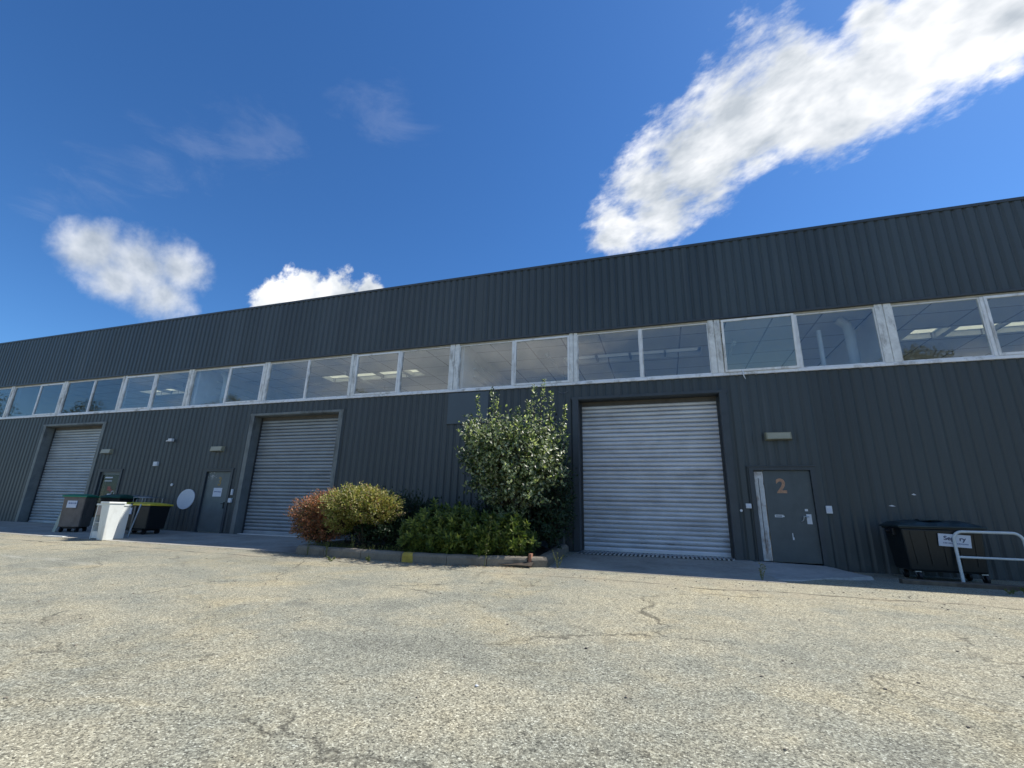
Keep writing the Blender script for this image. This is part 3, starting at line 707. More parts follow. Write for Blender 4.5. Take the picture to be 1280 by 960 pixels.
def shrub(name, label, cat, mat, base, blobs, nshoot, perl, L, W, seed, start=.45, droop=.0, spread=.5, group=None, upb=.4, stem=True, yscale=1.0, ymax=-.06, rough=.28, face=1.0, rosette=False):
    """blobs: (centre, radii) ellipsoids; shoots run from the heart of a blob to its skin, leaves sit on their outer part"""
    r = random.Random(seed); root = empty(name, base); tag(root, label, cat, group)
    mb = MB(); st = MB(); bv = Vector(base)
    wts = [b[1][0]*b[1][2]+b[1][0]*b[1][1] for b in blobs]
    for i in range(nshoot):
        c, ra = r.choices(blobs, wts)[0][:2]; c = Vector(c)
        u = rv(r); u.z = u.z*.9+.12
        nz = 1+rough*2.2*noise.noise((u.x*2.3+seed, u.y*2.3, u.z*2.3))+r.uniform(-.12, rough*.6)
        tip = c+Vector((u.x*ra[0], u.y*ra[1], u.z*ra[2]))*nz
        if tip.y > ymax: tip.y = ymax-.02
        a = c*.75+bv*.25+Vector((u.x*ra[0], u.y*ra[1], u.z*ra[2]))*.15
        mid = (a+tip)/2+Vector((0, 0, .08*ra[2]))
        if i % 3 == 0 and stem: st.tube([a, mid, tip], [.009, .006, .002], 4, caps=False)
        if rosette:
            ax = (tip-mid).normalized()*.6+Vector((.1, -.35, .6)); ax.normalize()
            for k in range(perl):
                an = k*2.4+r.random(); ring = k/perl
                s1 = ax.orthogonal().normalized(); s2 = ax.cross(s1)
                rad = s1*math.cos(an)+s2*math.sin(an)
                dr = rad*(.45+.55*(1-ring))+ax*(.15+.75*ring)
                if tip.y > ymax: continue
                leaf(mb, tip-bv-ax*(.10*(1-ring)), dr, ax-rad*.3+rv(r)*.25, L*r.uniform(.8, 1.15), W)
            continue
        for k in range(perl):
            t = start+(1-start)*(k+r.random())/perl
            q = a*(1-t)**2+mid*2*t*(1-t)+tip*t*t
            dr = (tip-mid).normalized()*(1-spread)+rv(r)*spread+Vector((0, 0, upb*.3-droop))
            nn = (u*.35+Vector((.45, -.50, .62))*face+rv(r)*.55)
            q = q+rv(r)*L*.5
            if q.y > ymax: q.y = ymax
            sz = r.uniform(.7, 1.25); q = q-bv
            leaf(mb, q, dr, nn, L*sz, W*sz)
    fo = mb.build('foliage', mat, root)
    tr = MB()
    for i in range(5):
        c, ra = r.choice(blobs)[:2]; c = Vector(c)-bv
        b0 = Vector((r.uniform(-.12, .12), r.uniform(-.1, .1), -.06)); m1 = b0*.5+c*.5+Vector((r.uniform(-.1, .1), r.uniform(-.1, .1), 0))
        tr.tube([b0, m1, c+Vector((r.uniform(-.2, .2)*ra[0], 0, ra[2]*.3))], [.03, .02, .008], 6)
    for v in range(len(st.v)): st.v[v] = tuple(Vector(st.v[v])-bv)
    tr.add(st.v, st.f, 0, True)
    tr.build('branches', M['bark'], root)
    return root

# A reddish-brown shrub at the left end
shrub('shrub', 'reddish brown rounded shrub at the left end of the planted bed', 'shrub', M['leaf_red'], (-8.0, -2.75, .05),
      [((-8.25, -2.85, .80), (.58, .60, .44)), ((-7.85, -2.95, .98), (.48, .5, .36)), ((-8.2, -2.9, .42), (.45, .5, .38)), ((-7.75, -2.9, .5), (.5, .5, .42))], 1500, 12, .046, .024, 11, .45, rough=.2)
# B yellow-green clipped shrub
shrub('shrub', 'yellow green rounded shrub lit by the sun beside the reddish one', 'shrub', M['leaf_yel'], (-6.8, -2.6, .05),
      [((-7.1, -3.0, 1.02), (.68, .66, .44)), ((-6.45, -3.0, .95), (.66, .62, .42)), ((-6.75, -3.0, 1.15), (.5, .5, .34)), ((-7.35, -3.0, .72), (.4, .5, .42))], 2100, 13, .050, .026, 12, .5, rough=.16)
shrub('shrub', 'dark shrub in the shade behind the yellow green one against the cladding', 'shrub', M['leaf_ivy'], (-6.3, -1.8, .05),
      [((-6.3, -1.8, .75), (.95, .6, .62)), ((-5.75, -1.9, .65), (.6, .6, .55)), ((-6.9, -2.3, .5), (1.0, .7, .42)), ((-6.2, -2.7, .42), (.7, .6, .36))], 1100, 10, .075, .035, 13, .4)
# C low olive shrubs with rosettes
for j, (lab, base, blobs, ns) in enumerate((
    ('low dark olive shrub with broad leaves next to the yellow green one', (-5.3, -2.6, .05), [((-5.15, -2.95, .42), (.36, .56, .34)), ((-4.90, -3.0, .62), (.36, .48, .34)), ((-4.95, -3.2, .34), (.36, .36, .28))], 560),
    ('low olive shrub with broad leaves in the middle of the bed below the sign panel', (-4.4, -2.7, .05), [((-4.36, -3.0, .58), (.38, .48, .36)), ((-4.15, -3.2, .38), (.36, .36, .30)), ((-4.6, -3.2, .32), (.36, .36, .26))], 560),
    ('low olive shrub with sunlit leaf tips nearest the slender weed on the kerb', (-3.5, -2.7, .05), [((-3.66, -3.0, .48), (.38, .46, .34)), ((-3.1, -2.95, .35), (.40, .40, .30)), ((-3.15, -3.0, .70), (.22, .26, .18)), ((-3.7, -3.15, .3), (.36, .30, .24))], 620))):
    shrub('shrub', lab, 'shrub', M['leaf_dark'], base, blobs, int(ns*.75), 13, .125, .048, 20+j, .62, rough=.34, rosette=True)
# D tall glossy bush
tall = [((-3.25, -2.55, 1.35), (.72, .5, .5)), ((-3.25, -2.5, 2.15), (.88, .70, .74)), ((-3.75, -2.5, 2.5), (.50, .55, .5)), ((-2.80, -2.45, 2.45), (.55, .55, .55)), ((-3.3, -2.5, 1.75), (.80, .62, .48)),
        ((-3.95, -2.4, 2.1), (.45, .5, .55)), ((-2.75, -2.3, 2.0), (.5, .55, .55)), ((-3.3, -2.4, 1.75), (.6, .5, .4))]
T = shrub('tall_bush', 'tall glossy leaved bush reaching almost to the window sill', 'bush', M['leaf_glossy'], (-3.1, -1.9, .05), tall, 1750, 12, .088, .050, 31, .62, spread=.8, rough=.5)
# long upright shoots of the same bush
mb = MB(); st = MB(); r = random.Random(32); bv = Vector((-3.1, -1.9, .05))
for (tx, ty, tz) in ((-4.18, -2.4, 3.22), (-3.8, -2.4, 3.36), (-3.7, -2.4, 3.2), (-2.62, -2.3, 3.5), (-2.42, -2.3, 3.3), (-2.8, -2.35, 3.36), (-2.15, -2.2, 3.0), (-4.45, -2.4, 2.75), (-3.2, -2.4, 3.0), (-4.55, -2.1, 2.2), (-2.15, -1.95, 2.5), (-2.95, -2.35, 3.1)):
    a = Vector((-3.1+(tx+3.1)*.35, ty, 1.9)); tip = Vector((tx, ty, tz)); mid = (a+tip)/2+Vector(((tx+3.1)*.18, 0, -.1))
    for _ in range(2):
        jit = rv(r)*.08; st.tube([a-bv, mid+jit-bv, tip-bv], [.014, .008, .003], 5, caps=False)
        for k in range(85):
            t = .3+.7*(k+r.random())/60; q = a*(1-t)**2+(mid+jit)*2*t*(1-t)+tip*t*t
            spd = .22*(1-t)+.075
            leaf(mb, q+rv(r)*spd-bv, (tip-mid).normalized()*.4+rv(r)*.7, Vector((.4, -.45, .6))+rv(r)*.6, .08*r.uniform(.7, 1.2), .04)
mb.build('shoot_leaves', M['leaf_glossy'], T); st.build('shoots', M['bark'], T)
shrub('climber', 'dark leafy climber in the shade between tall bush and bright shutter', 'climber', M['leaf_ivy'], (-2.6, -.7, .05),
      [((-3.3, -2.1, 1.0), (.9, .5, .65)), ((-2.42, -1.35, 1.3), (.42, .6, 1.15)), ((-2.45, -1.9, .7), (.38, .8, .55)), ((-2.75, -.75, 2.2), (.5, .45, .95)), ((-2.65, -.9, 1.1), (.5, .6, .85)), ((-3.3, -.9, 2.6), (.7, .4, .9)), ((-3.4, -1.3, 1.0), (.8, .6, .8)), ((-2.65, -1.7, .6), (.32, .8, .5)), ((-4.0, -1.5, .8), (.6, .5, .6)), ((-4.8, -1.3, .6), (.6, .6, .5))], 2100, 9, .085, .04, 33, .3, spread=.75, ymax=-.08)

# undergrowth along the kerb
mb = MB(); r = random.Random(9)
for i in range(900):
    t = r.random(); x, y = lerp(t); y += .22+abs(r.gauss(0, .22)); h_ = r.uniform(.04, .22); b0 = Vector((x+r.uniform(-.1, .1), y, G(x, y)+.06))
    d = Vector((r.gauss(0, .5), r.gauss(0, .5)-.1, 1)).normalized()
    for k in range(3): leaf(mb, b0+d*h_*(.3+.3*k), d+rv(r)*.8, rv(r)+Vector((0, 0, .4)), .05, .016)
tag(mb.build('undergrowth', M['leaf_weed']), kind='stuff')
# dry leaves and crumbs blown against the kerb and the door sills
mb = MB(); r = random.Random(19)
for i in range(900):
    q_ = r.random()
    if q_ < .6: x, y = lerp(r.random()); y -= abs(r.gauss(0, .16))+.03
    elif q_ < .8: x, y = r.uniform(3.5, 9), -abs(r.gauss(0, .12))-.05
    else: x, y = r.uniform(-20, -8.2), r.choice([-abs(r.gauss(0, .10))-.06, -3.5-abs(r.gauss(0, .2))])
    leaf(mb, Vector((x, y, G(x, y)+.014)), Vector((r.gauss(0, 1), r.gauss(0, 1), r.gauss(0, .15))), Vector((r.gauss(0, .3), r.gauss(0, .3), 1)), r.uniform(.02, .05), r.uniform(.008, .02))
tag(mb.build('leaf_litter', simple('dry_leaves', (.20, .13, .06), .8, 0, .6, 14)), kind='stuff')
# weeds
def weed(x, y, h_, label, seed, n=16, wl=.035, lean=0, z=None):
    r = random.Random(seed); z = G(x, y) if z is None else z
    root = empty('weed', (x, y, z)); tag(root, label, 'weed', 'weeds growing in the joints'); st = MB(); mb = MB()
    for s in range(3 if h_ < .45 else 1):
        tip = Vector((r.gauss(lean, .05), r.gauss(0, .04), h_*r.uniform(.7, 1))); m1 = tip*.5+Vector((r.gauss(0, .015), 0, 0))
        st.tube([(0, 0, -.02), m1, tip], [.006, .004, .0015], 5)
        for k in range(n):
            t = .2+.8*(k+r.random())/n; q = m1*2*t*(1-t)+tip*t*t
            leaf(mb, q, rv(r)+Vector((0, 0, .5)), rv(r)+Vector((0, 0, .5)), wl*r.uniform(.6, 1.3), wl*.45)
    st.build('stem', M['leaf_weed'], root); mb.build('leaves', M['leaf_weed'], root)
weed(-3.42, -3.62, 1.02, 'slender tall weed standing in front of the kerb below the tall bush', 1, 46, .06, .04)
weed(-2.05, -3.24, .36, 'thin weed at the right corner of the planter on the apron edge', 2, 14)
weed(1.52, -3.12, .32, 'bushy weed at the tip of the pale ramp in front of door 2', 3, 16, .04)
weed(-7.05, -3.74, .34, 'weed at the kerb foot under the yellow green shrub', 4, 14, .04)
weed(-6.55, -3.5, .36, 'weed rising over the kerb under the yellow green shrub', 5, 18, .04, z=.05)
weed(-7.6, -3.68, .4, 'spindly weed at the left end of the kerb', 6, 12, .03)
weed(-5.75, -4.05, .09, 'tiny yellowish weed in the asphalt left of the yellow kerb section', 7, 14, .05)
weed(-6.5, -4.25, .08, 'dry tuft in the asphalt joint left of the yellow kerb section', 8, 16, .05)
weed(5.55, -2.75, .12, 'flowering tuft in front of the wooden beam by the white barrier', 10, 30, .04)
weed(5.2, -2.85, .10, 'low green tuft at the end of the wooden beam by the white barrier', 11, 24, .04)
weed(4.95, -2.95, .06, 'low dry tuft left of the flowering one by the white barrier', 12, 14, .04)

# trees across the yard that the windows reflect
def tree(x, y, H, lab, seed):
    r = random.Random(seed); g = G(x, y); root = empty('tree', (x, y, g)); tag(root, lab, 'tree', 'trees across the yard mirrored in the windows')
    tr = MB(); tr.tube([(0, 0, -.2), (.1, 0, H*.35), (0, .1, H*.8)], [.32, .24, .06], 10); mb = MB()
    cl = []
    for i in range(26):
        u = rv(r); c = Vector((u.x*H*.21, u.y*H*.21, H*.60+u.z*H*.30)); cl.append((c, H*r.uniform(.05, .10)))
        tr.tube([(0, 0, H*r.uniform(.25, .6)), c*.5+Vector((0, 0, H*.25)), c], [.09, .05, .02], 5)
    for c, rad in cl:
        for k in range(260):
            q = c+rv(r)*rad*r.uniform(.5, 1.15); leaf(mb, q, rv(r), rv(r)+Vector((0, 0, .5)), .26, .18)
    tr.build('trunk', M['bark'], root); mb.build('crown', M['leaf_tree'], root)
for i, (x, H, lab) in enumerate(((18.2, 14.8, 'round tree mirrored in the window at the far right'), (21.0, 13.9, 'lower tree mirrored right of the round one'), (24.3, 14.2, 'spiky tree mirrored at the right end of that window'), (-29, 14.6, 'tree mirrored in the window above the reddish shrub'), (-50, 15.4, 'tree mirrored in the windows above door 3'), (-78, 16.6, 'tree mirrored above the far left shutter'), (-100, 19.5, 'tree mirrored in the leftmost window'))):
    tree(x, -28.0-(i % 3), H, lab, 60+i)

# ------------------------------------------------------------------ bins and clutter at the left
def wheel(mb, x, y, z, r_, w_): mb.tube([(x-w_/2, y, z), (x+w_/2, y, z)], r_, 14)
# brown bin with green lid
def big_bin(name, lab, cat, loc, rz, w_, d_, H, body, lidm, lid_open=0, wheels4=True, group=None):
    t = empty(name, loc, rz); tag(t, lab, cat, group); z0 = .16
    mb = MB(); mb.frust((0, 0, z0), w_*.91, d_*.86, (0, 0, H-.08), w_*.97, d_*.97, 0, .03)
    mb.box(-w_/2, w_/2, -d_/2, d_/2, H-.10, H-.03, bev=.02)
    for x in fr(-w_*.32, w_*.32, w_*.16): mb.frust((x, -d_*.40, z0+.15), .02, .02, (x, -d_*.47, H-.2), .02, .02)
    mb.build('body', body, t)
    mb = MB(); mb.box(-w_*.36, w_*.36, -d_*.36, d_*.36, z0-.05, z0-.001, bev=.01)
    for x in (-w_*.34, w_*.34):
        for y in (-d_*.3, d_*.3): mb.box(x-.03, x+.03, y-.03, y+.03, .08, z0)
    mb.build('chassis', M['black'], t)
    for x in (-w_*.34, w_*.34):
        for y in (-d_*.3, d_*.3):
            mb = MB(); wheel(mb, x, y, .085, .085, .04); mb.build('wheel', M['galvd'] if name == 'x' else M['black'], t)
    return t
def lid(t, w_, d_, H, mat, dome=.08, seg=2, over=.03):
    mb = MB(); n = 10; X = fr(-w_/2-over, w_/2+over, (w_+2*over)/16); vs = []
    for j in range(n+1):
        v = j/n
        for x in X:
            u = (x/(w_/2+over)); q = 1-abs(u)**6; s = math.sin(math.pi*v)**.6
            vs.append((x, -d_/2-over+(d_+2*over)*v, H-.03+dome*s*q))
    m_ = len(X); base = len(vs)
    fs = [(j*m_+i, j*m_+i+1, (j+1)*m_+i+1, (j+1)*m_+i) for j in range(n) for i in range(m_-1)]
    mb.add(vs, fs, 0, True)
    mb.box(-w_/2-over, w_/2+over, -d_/2-over, d_/2+over, H-.075, H-.028, bev=.01)
    return mb.build('lid', mat, t)
t = big_bin('wheeled_bin', 'brown wheeled bin with a green lid and white label at the far left', 'bin', (-18.30, -2.15, G(-18.4, -2.3)), R(32), .62, .66, 1.16, M['brown'], None)
lid(t, .62, .66, 1.17, M['green'], .06)
mb = MB(); mb.box(-.16, .10, -.345, -.318, .76, .98); lb = mb.build('label', M['paper'], t); mb = MB(); x = -.12
rr = random.Random(2)
while x < .05: w_ = rr.uniform(.02, .04); mb.box(x, x+w_, -.348, -.3455, .88, .92); x += w_+.012
mb.build('writing', M['inkgrey'], lb)
t = big_bin('wheeled_bin', 'dark bin with a dark green lid behind the white tapered bin', 'bin', (-17.95, -1.25, G(-17.8, -1.4)), R(8), .80, .62, 1.13, M['black'], None)
lid(t, .80, .62, 1.15, M['greend'], .09)
t = big_bin('wheeled_bin', 'black wheeled bin with a yellow lid and white sticker', 'bin', (-16.05, -1.62, G(-16, -1.6)), R(6), 1.30, .74, .94, M['black'], None)
L_ = lid(t, 1.30, .74, .95, M['yellow'], .055)
mb = MB(); mb.box(-.08, .0, -.408, -.35, .89, .935, bev=.004); mb.build('lid_grip', M['black'], L_)
mb = MB(); mb.box(-.17, -.03, -.382, -.35, .60, .80); mb.build('sticker', M['paper'], t)
mb = MB(); mb.frust((.06, -.345, .12), .06, .03, (.10, -.378, .85), .06, .03); mb.build('corner_post', M['trim_light'], t)
# white tapered bin
t = empty('white_bin', (-14.68, -3.40, G(-14.7, -3.4)), R(-4)); tag(t, 'off white tapered bin standing in the sun in front of the yellow lid bin', 'bin')
mb = MB(); mb.frust((0, 0, .0), .26, .26, (0, 0, .97), .36, .38, 0, .02); mb.build('body', M['offwhite'], t)
mb = MB(); mb.box(-.20, .20, -.215, .215, .965, 1.02, bev=.015); mb.build('rim', M['offwhite'], t)
# small cabinet beside it
t = empty('cabinet', (-15.10, -3.10, G(-15.1, -3.1)), R(-2)); tag(t, 'scrapped small cabinet with open shelves between the brown bin and the white tapered bin', 'cabinet')
mb = MB(); mb.box(-.30, -.27, -.25, .25, .0, .9); mb.box(.27, .30, -.25, .25, .0, .9); mb.box(-.269, .269, .22, .25, .0, .9); mb.box(-.33, .32, -.27, .27, .902, .95, bev=.008); mb.box(-.269, .269, -.24, .219, .02, .20); mb.build('carcass', M['offwhite'], t)
mb = MB(); mb.box(-.265, .265, -.255, -.23, .64, .89, bev=.004); dr = mb.build('drawer', M['pink'], t)
mb = MB(); mb.tube([(.05, -.27, .77), (.05, -.255, .77)], .025, 10); mb.build('knob', simple('brown_knob', (.12, .05, .03)), dr)
for z in (.42,):
    mb = MB(); mb.box(-.268, .268, -.22, .218, z, z+.02); mb.build('shelf', M['offwhite'], t)
mb = MB(); mb.box(-.2, .12, -.18, .1, .443, .55, bev=.02); mb.build('contents', M['timber'], t)
# plank
mb = MB(); vs = []
for z, x, y in ((0, -18.66, -2.46), (.62, -18.62, -2.38)):
    vs += [(x-.07, y-.012, z), (x+.09, y-.012, z), (x+.09, y+.012, z), (x-.07, y+.012, z)]
vs = [(x, y, z+G(x, y)+.002) for x, y, z in vs]
mb.add(vs, [(3,2,1,0),(4,5,6,7),(0,1,5,4),(1,2,6,5),(2,3,7,6),(3,0,4,7)]); tag(mb.build('board', simple('pale_green_board', (.36, .42, .36), .7, 0, .1, 4)), 'pale green board leaning on the left side of the brown bin', 'board')
# wire trolley behind
t = empty('wire_trolley', (-17.75, -.70, 0), R(2)); tag(t, 'grey wire trolley standing between the bins and the wall', 'trolley')
mb = MB(); W_, D_, H_ = .62, .35, 1.12
for z in (.35, .75, H_): mb.tube([(-W_, -D_, z), (W_, -D_, z), (W_, D_, z), (-W_, D_, z), (-W_, -D_, z)], .014, 6)
for x in (-W_, -W_/3, W_/3, W_):
    for y in (-D_, D_): mb.tube([(x, y, .12), (x, y, H_)], .010, 6)
mb.build('frame', M['galv'], t)
mb = MB()
for k in range(9): x = -W_+W_*2*k/8; mb.tube([(x, -D_, .36), (x, D_, .36)], .006, 5)
mb.tube([(-.3, -.3, 1.13), (-.1, 0, 1.2), (.1, -.2, 1.14)], .02, 6); mb.tube([(.05, -.3, 1.15), (.4, .1, 1.17)], .018, 6); mb.build('basket', M['galvd'], t)
for x in (-W_, W_):
    for y in (-D_, D_): mb = MB(); wheel(mb, x, y, .06, .06, .03); mb.build('wheel', M['black'], t)
# dropped pole leaning by the white bin
mb = MB(); mb.tube([(-15.02, -2.60, G(-15.0, -2.6)+.01), (-15.05, -2.42, .90)], .02, 8); tag(mb.build('pole', M['galv']), 'thin grey pole leaning beside the white tapered bin', 'pole')
mb = MB(); mb.box(-.35, .35, -.1, .1, .002, .02); o = tag(mb.build('flat_scrap', M['offwhite'], None, (-16.9, -3.3, G(-16.9, -3.3)), R(8)), 'flat pale scrap lying on the ground in front of the brown bin', 'scrap')

# ------------------------------------------------------------------ container, barrier and beam at the right
gz = -.12
t = empty('waste_container', (5.06, -.74, gz), R(0)); tag(t, 'large black four wheeled waste container with a white tilted sign', 'waste container')
W_, D_, H_ = 1.34, .82, 1.07
mb = MB(); mb.frust((.02, .0, .17), W_*.90, D_*.84, (0, 0, H_-.1), W_*.96, D_*.96, 0, .04)
mb.box(-W_/2, W_/2, -D_/2, D_/2, H_-.12, H_-.06, bev=.015)
for x in fr(-.5, .5, .25): mb.frust((x*.93+.02, -D_*.425-.005, .3), .03, .025, (x, -D_*.475, H_-.16), .03, .025)
mb.build('body', M['blackg'], t)
mb = MB(); n = 12; X = fr(-W_/2-.03, W_/2+.03, .085); m_ = len(X); vs = []
for j in range(n+1):
    v = j/n
    for i, x in enumerate(X):
        q = 1-abs(x/(W_/2+.03))**8; prof = math.sin(math.pi*min(1, v*1.0))**.5
        vs.append((x, -D_/2-.035+(D_+.07)*v, H_-.05+(.10*prof+.015*(1 if i % 4 < 2 else 0)*(prof > .3))*q))
mb.add(vs, [(j*m_+i, j*m_+i+1, (j+1)*m_+i+1, (j+1)*m_+i) for j in range(n) for i in range(m_-1)], 0, False)
mb.box(-W_/2-.035, W_/2+.035, -D_/2-.04, D_/2+.04, H_-.085, H_-.048, bev=.012)
ld = mb.build('lid', M['lidteal'], t)
mb = MB(); mb.box(-.28, .14, -.30, -.12, H_+.055, H_+.075, bev=.006); mb.build('lid_flap', M['lidteal'], ld)
for sx_ in (-1, 1):
    mb = MB(); mb.tube([(sx_*(W_/2), 0, H_-.17), (sx_*(W_/2+.09), 0, H_-.17)], .035, 12); mb.box(sx_*(W_/2)-.02, sx_*(W_/2)+.06, -.12, .12, H_-.26, H_-.10, bev=.015); mb.build('trunnion', M['black'], t)
for x in (-.46, .56):
    for y in (-.27, .27):
        cst = MB(); cst.box(x-.05, x+.05, y-.05, y+.05, .15, .20, bev=.006)
        cst.add([(x-.035, y-.05, .16), (x-.035, y+.05, .16), (x-.035, y-.06, .07), (x+.035, y-.05, .16), (x+.035, y+.05, .16), (x+.035, y-.06, .07)], [(0, 1, 2), (3, 5, 4)])
        c = cst.build('castor', M['galv'], t); mb = MB(); wheel(mb, x, y-.05, .08, .08, .045); mb.build('wheel', M['black'], c)
sg = MB(); sg.box(-.25, .25, -.006, .006, -.115, .115, bev=.002)
sn = sg.build('sign', M['paper'], t, loc=(.17, -D_*.47-.022, .76)); sn.rotation_euler = (R(5), R(3), 0)
text_mesh('lettering', 'Sep  ry', .105, M['ink'], sn, (0, -.0065, .035), bold=.0025, thick=.001, sx=1.15)
mb = MB(); rr = random.Random(8); x = -.18
while x < .19: w_ = rr.uniform(.012, .03); mb.box(x, x+w_, -.0085, -.0062, -.062, -.042); x += w_+.010
mb.build('small_print', M['inkgrey'], sn)
# barrier
t = empty('hoop_barrier', (5.73, -1.18, gz), 0); tag(t, 'white tubular hoop barrier in front of the black waste container', 'barrier')
def arc(cx, cz, r_, a0, a1, n=8): return [(cx+r_*math.cos(R(a0+(a1-a0)*i/n)), 0, cz+r_*math.sin(R(a0+(a1-a0)*i/n))) for i in range(n+1)]
hw, hh, rr_ = .52, .93, .15
mb = MB(); mb.tube([(-hw, 0, -.05)]+arc(-hw+rr_, hh-rr_, rr_, 180, 90)+arc(hw-rr_, hh-rr_, rr_, 90, 0)+[(hw, 0, -.05)], .0265, 14); mb.build('hoop', M['barrier'], t)
mb = MB(); mb.tube([(-hw+.02, 0, .47), (hw-.02, 0, .47)], .021, 12); mb.build('cross_rail', M['barrier'], t)
# beam
mb = MB(); K = 14; vs = []
a = Vector((3.95, -2.02, 0)); b = Vector((7.6, -2.20, 0)); d = (b-a).normalized(); nn = Vector((-d.y, d.x, 0))
for i in range(K+1):
    q = a+(b-a)*i/K; g = G(q.x, q.y)
    for u, v in ((0, -.04), (0, .075), (.015, .09), (.15, .092), (.165, .075), (.165, -.04)):
        j = .008*noise.noise((q.x*3, u*20, v*20)); vs.append((q.x+nn.x*(u+j), q.y+nn.y*(u+j), g+v*.8+j))
mb.add(vs, [(i*6+k, (i+1)*6+k, (i+1)*6+k+1, i*6+k+1) for i in range(K) for k in range(5)]+[list(range(6)), [K*6+k for k in range(6)][::-1]])
tag(mb.build('beam', M['timber']), 'weathered brown timber beam lying on the ground before the barrier', 'beam')
# litter and loose stones
mb = MB(); r = random.Random(77)
for i in range(420):
    if r.random() < .6: x, y = r.uniform(-9, 6), r.gauss(-3.9, .35)
    else: x, y = r.uniform(-9, 6), r.uniform(-10.5, -4)
    if -8.1 < x < -2.2 and y > -3.85: y = -3.9-r.random()*.3
    s = r.uniform(.005, .014); g = G(x, y); bm = bmesh.new(); bmesh.ops.create_icosphere(bm, subdivisions=1, radius=s)
    for v in bm.verts: v.co = Vector((v.co.x*r.uniform(.8, 1.3)+x, v.co.y*r.uniform(.8, 1.2)+y, v.co.z*.6+g+s*.3))
    mb.bm(bm)
tag(mb.build('loose_gravel', M['kerb']), kind='stuff')
def pebble(x, y, s, mat, lab):
    mb = MB(); bm = bmesh.new(); bmesh.ops.create_icosphere(bm, subdivisions=2, radius=s)
    for v in bm.verts: v.co = Vector((v.co.x*1.3, v.co.y, v.co.z*.6+s*.5))*(1+.2*noise.noise(v.co*60))
    mb.bm(bm, 0, True); tag(mb.build('pebble', mat, None, (x, y, G(x, y))), lab, 'pebble')
pebble(-.75, -8.43+.5, .011, M['black'], 'small black pebble on the open asphalt')
pebble(-1.35, -9.05, .011, M['white'], 'small white pebble near the bottom edge of the picture')

# ------------------------------------------------------------------ sky, sun, camera
sun_dir = Vector((.516, .300, .802)).normalized()
elev = math.asin(sun_dir.z); azi = math.atan2(sun_dir.x, sun_dir.y)
w = bpy.data.worlds.new('World'); scene.world = w; w.use_nodes = True
nt = w.node_tree; nt.nodes.clear()
nn_ = nt.nodes.new; lk = nt.links.new
tc = nn_('ShaderNodeTexCoord'); sky = nn_('ShaderNodeTexSky'); sky.sky_type = 'NISHITA'; sky.sun_disc = False
sky.sun_elevation = elev; sky.sun_rotation = azi; sky.altitude = 200; sky.air_density = 1.0; sky.dust_density = .3; sky.ozone_density = 2.2
def wm(op, a, b=0.0, c=None, clamp=False):
    m = nn_('ShaderNodeMath'); m.operation = op; m.use_clamp = clamp
    for i, v in enumerate((a, b, c)):
        if v is None: continue
        if isinstance(v, (int, float)): m.inputs[i].default_value = v
        else: lk(v, m.inputs[i])
    return m.outputs[0]
nrm = nn_('ShaderNodeVectorMath'); nrm.operation = 'NORMALIZE'; lk(tc.outputs['Generated'], nrm.inputs[0]); Dv = nrm.outputs[0]
# noise space squeezed along the drift of the clouds, so that they streak that way
AX = (.92, -.37, .12)
dd = nn_('ShaderNodeVectorMath'); dd.operation = 'DOT_PRODUCT'; lk(Dv, dd.inputs[0]); dd.inputs[1].default_value = AX
ds = nn_('ShaderNodeVectorMath'); ds.operation = 'SCALE'; ds.inputs[0].default_value = AX; lk(wm('MULTIPLY', dd.outputs['Value'], .5), ds.inputs['Scale'])
dq = nn_('ShaderNodeVectorMath'); dq.operation = 'SUBTRACT'; lk(Dv, dq.inputs[0]); lk(ds.outputs[0], dq.inputs[1]); Sv = dq.outputs[0]
def wnoise(scale, detail, rough, off=(0, 0, 0), vs=(1, 1, 1), dist=0):
    mp = nn_('ShaderNodeMapping'); mp.inputs['Location'].default_value = off; mp.inputs['Scale'].default_value = vs; lk(Sv, mp.inputs[0])
    n = nn_('ShaderNodeTexNoise'); n.inputs['Scale'].default_value = scale; n.inputs['Detail'].default_value = detail; n.inputs['Roughness'].default_value = rough; n.inputs['Distortion'].default_value = dist
    lk(mp.outputs[0], n.inputs['Vector']); return n.outputs['Fac']
def field(blobs, k=.25):
    out = None
    for *c, r_ in blobs:
        d = nn_('ShaderNodeVectorMath'); d.operation = 'DISTANCE'; lk(Dv, d.inputs[0]); d.inputs[1].default_value = c
        f = wm('SUBTRACT', 1.0, wm('DIVIDE', d.outputs['Value'], r_))
        out = f if out is None else wm('SMOOTH_MAX', out, f, k)
    return out
def sstep(v, a, b):
    m = nn_('ShaderNodeMapRange'); m.interpolation_type = 'SMOOTHSTEP'; m.inputs['From Min'].default_value = a; m.inputs['From Max'].default_value = b; lk(v, m.inputs['Value']); return m.outputs[0]
big = [[-0.0629, 0.8219, 0.5661, 0.0752], [0.0128, 0.7982, 0.6023, 0.1111], [0.0938, 0.7646, 0.6377, 0.1208], [0.1654, 0.7245, 0.6691, 0.116], [0.2339, 0.6924, 0.6826, 0.1044], [0.2995, 0.7053, 0.6426, 0.0782], [0.3566, 0.6678, 0.6534, 0.0865], [0.4112, 0.6417, 0.6474, 0.0795], [0.4649, 0.6158, 0.6361, 0.0769], [0.5094, 0.5888, 0.6275, 0.0781], [0.235, 0.66, 0.713, 0.055], [0.3299, 0.6234, 0.7089, 0.0494], [0.5442, 0.5566, 0.6277, 0.0784], [0.43, 0.60, 0.675, 0.08], [0.47, 0.56, 0.685, 0.08], [0.38, 0.62, 0.69, 0.06]]
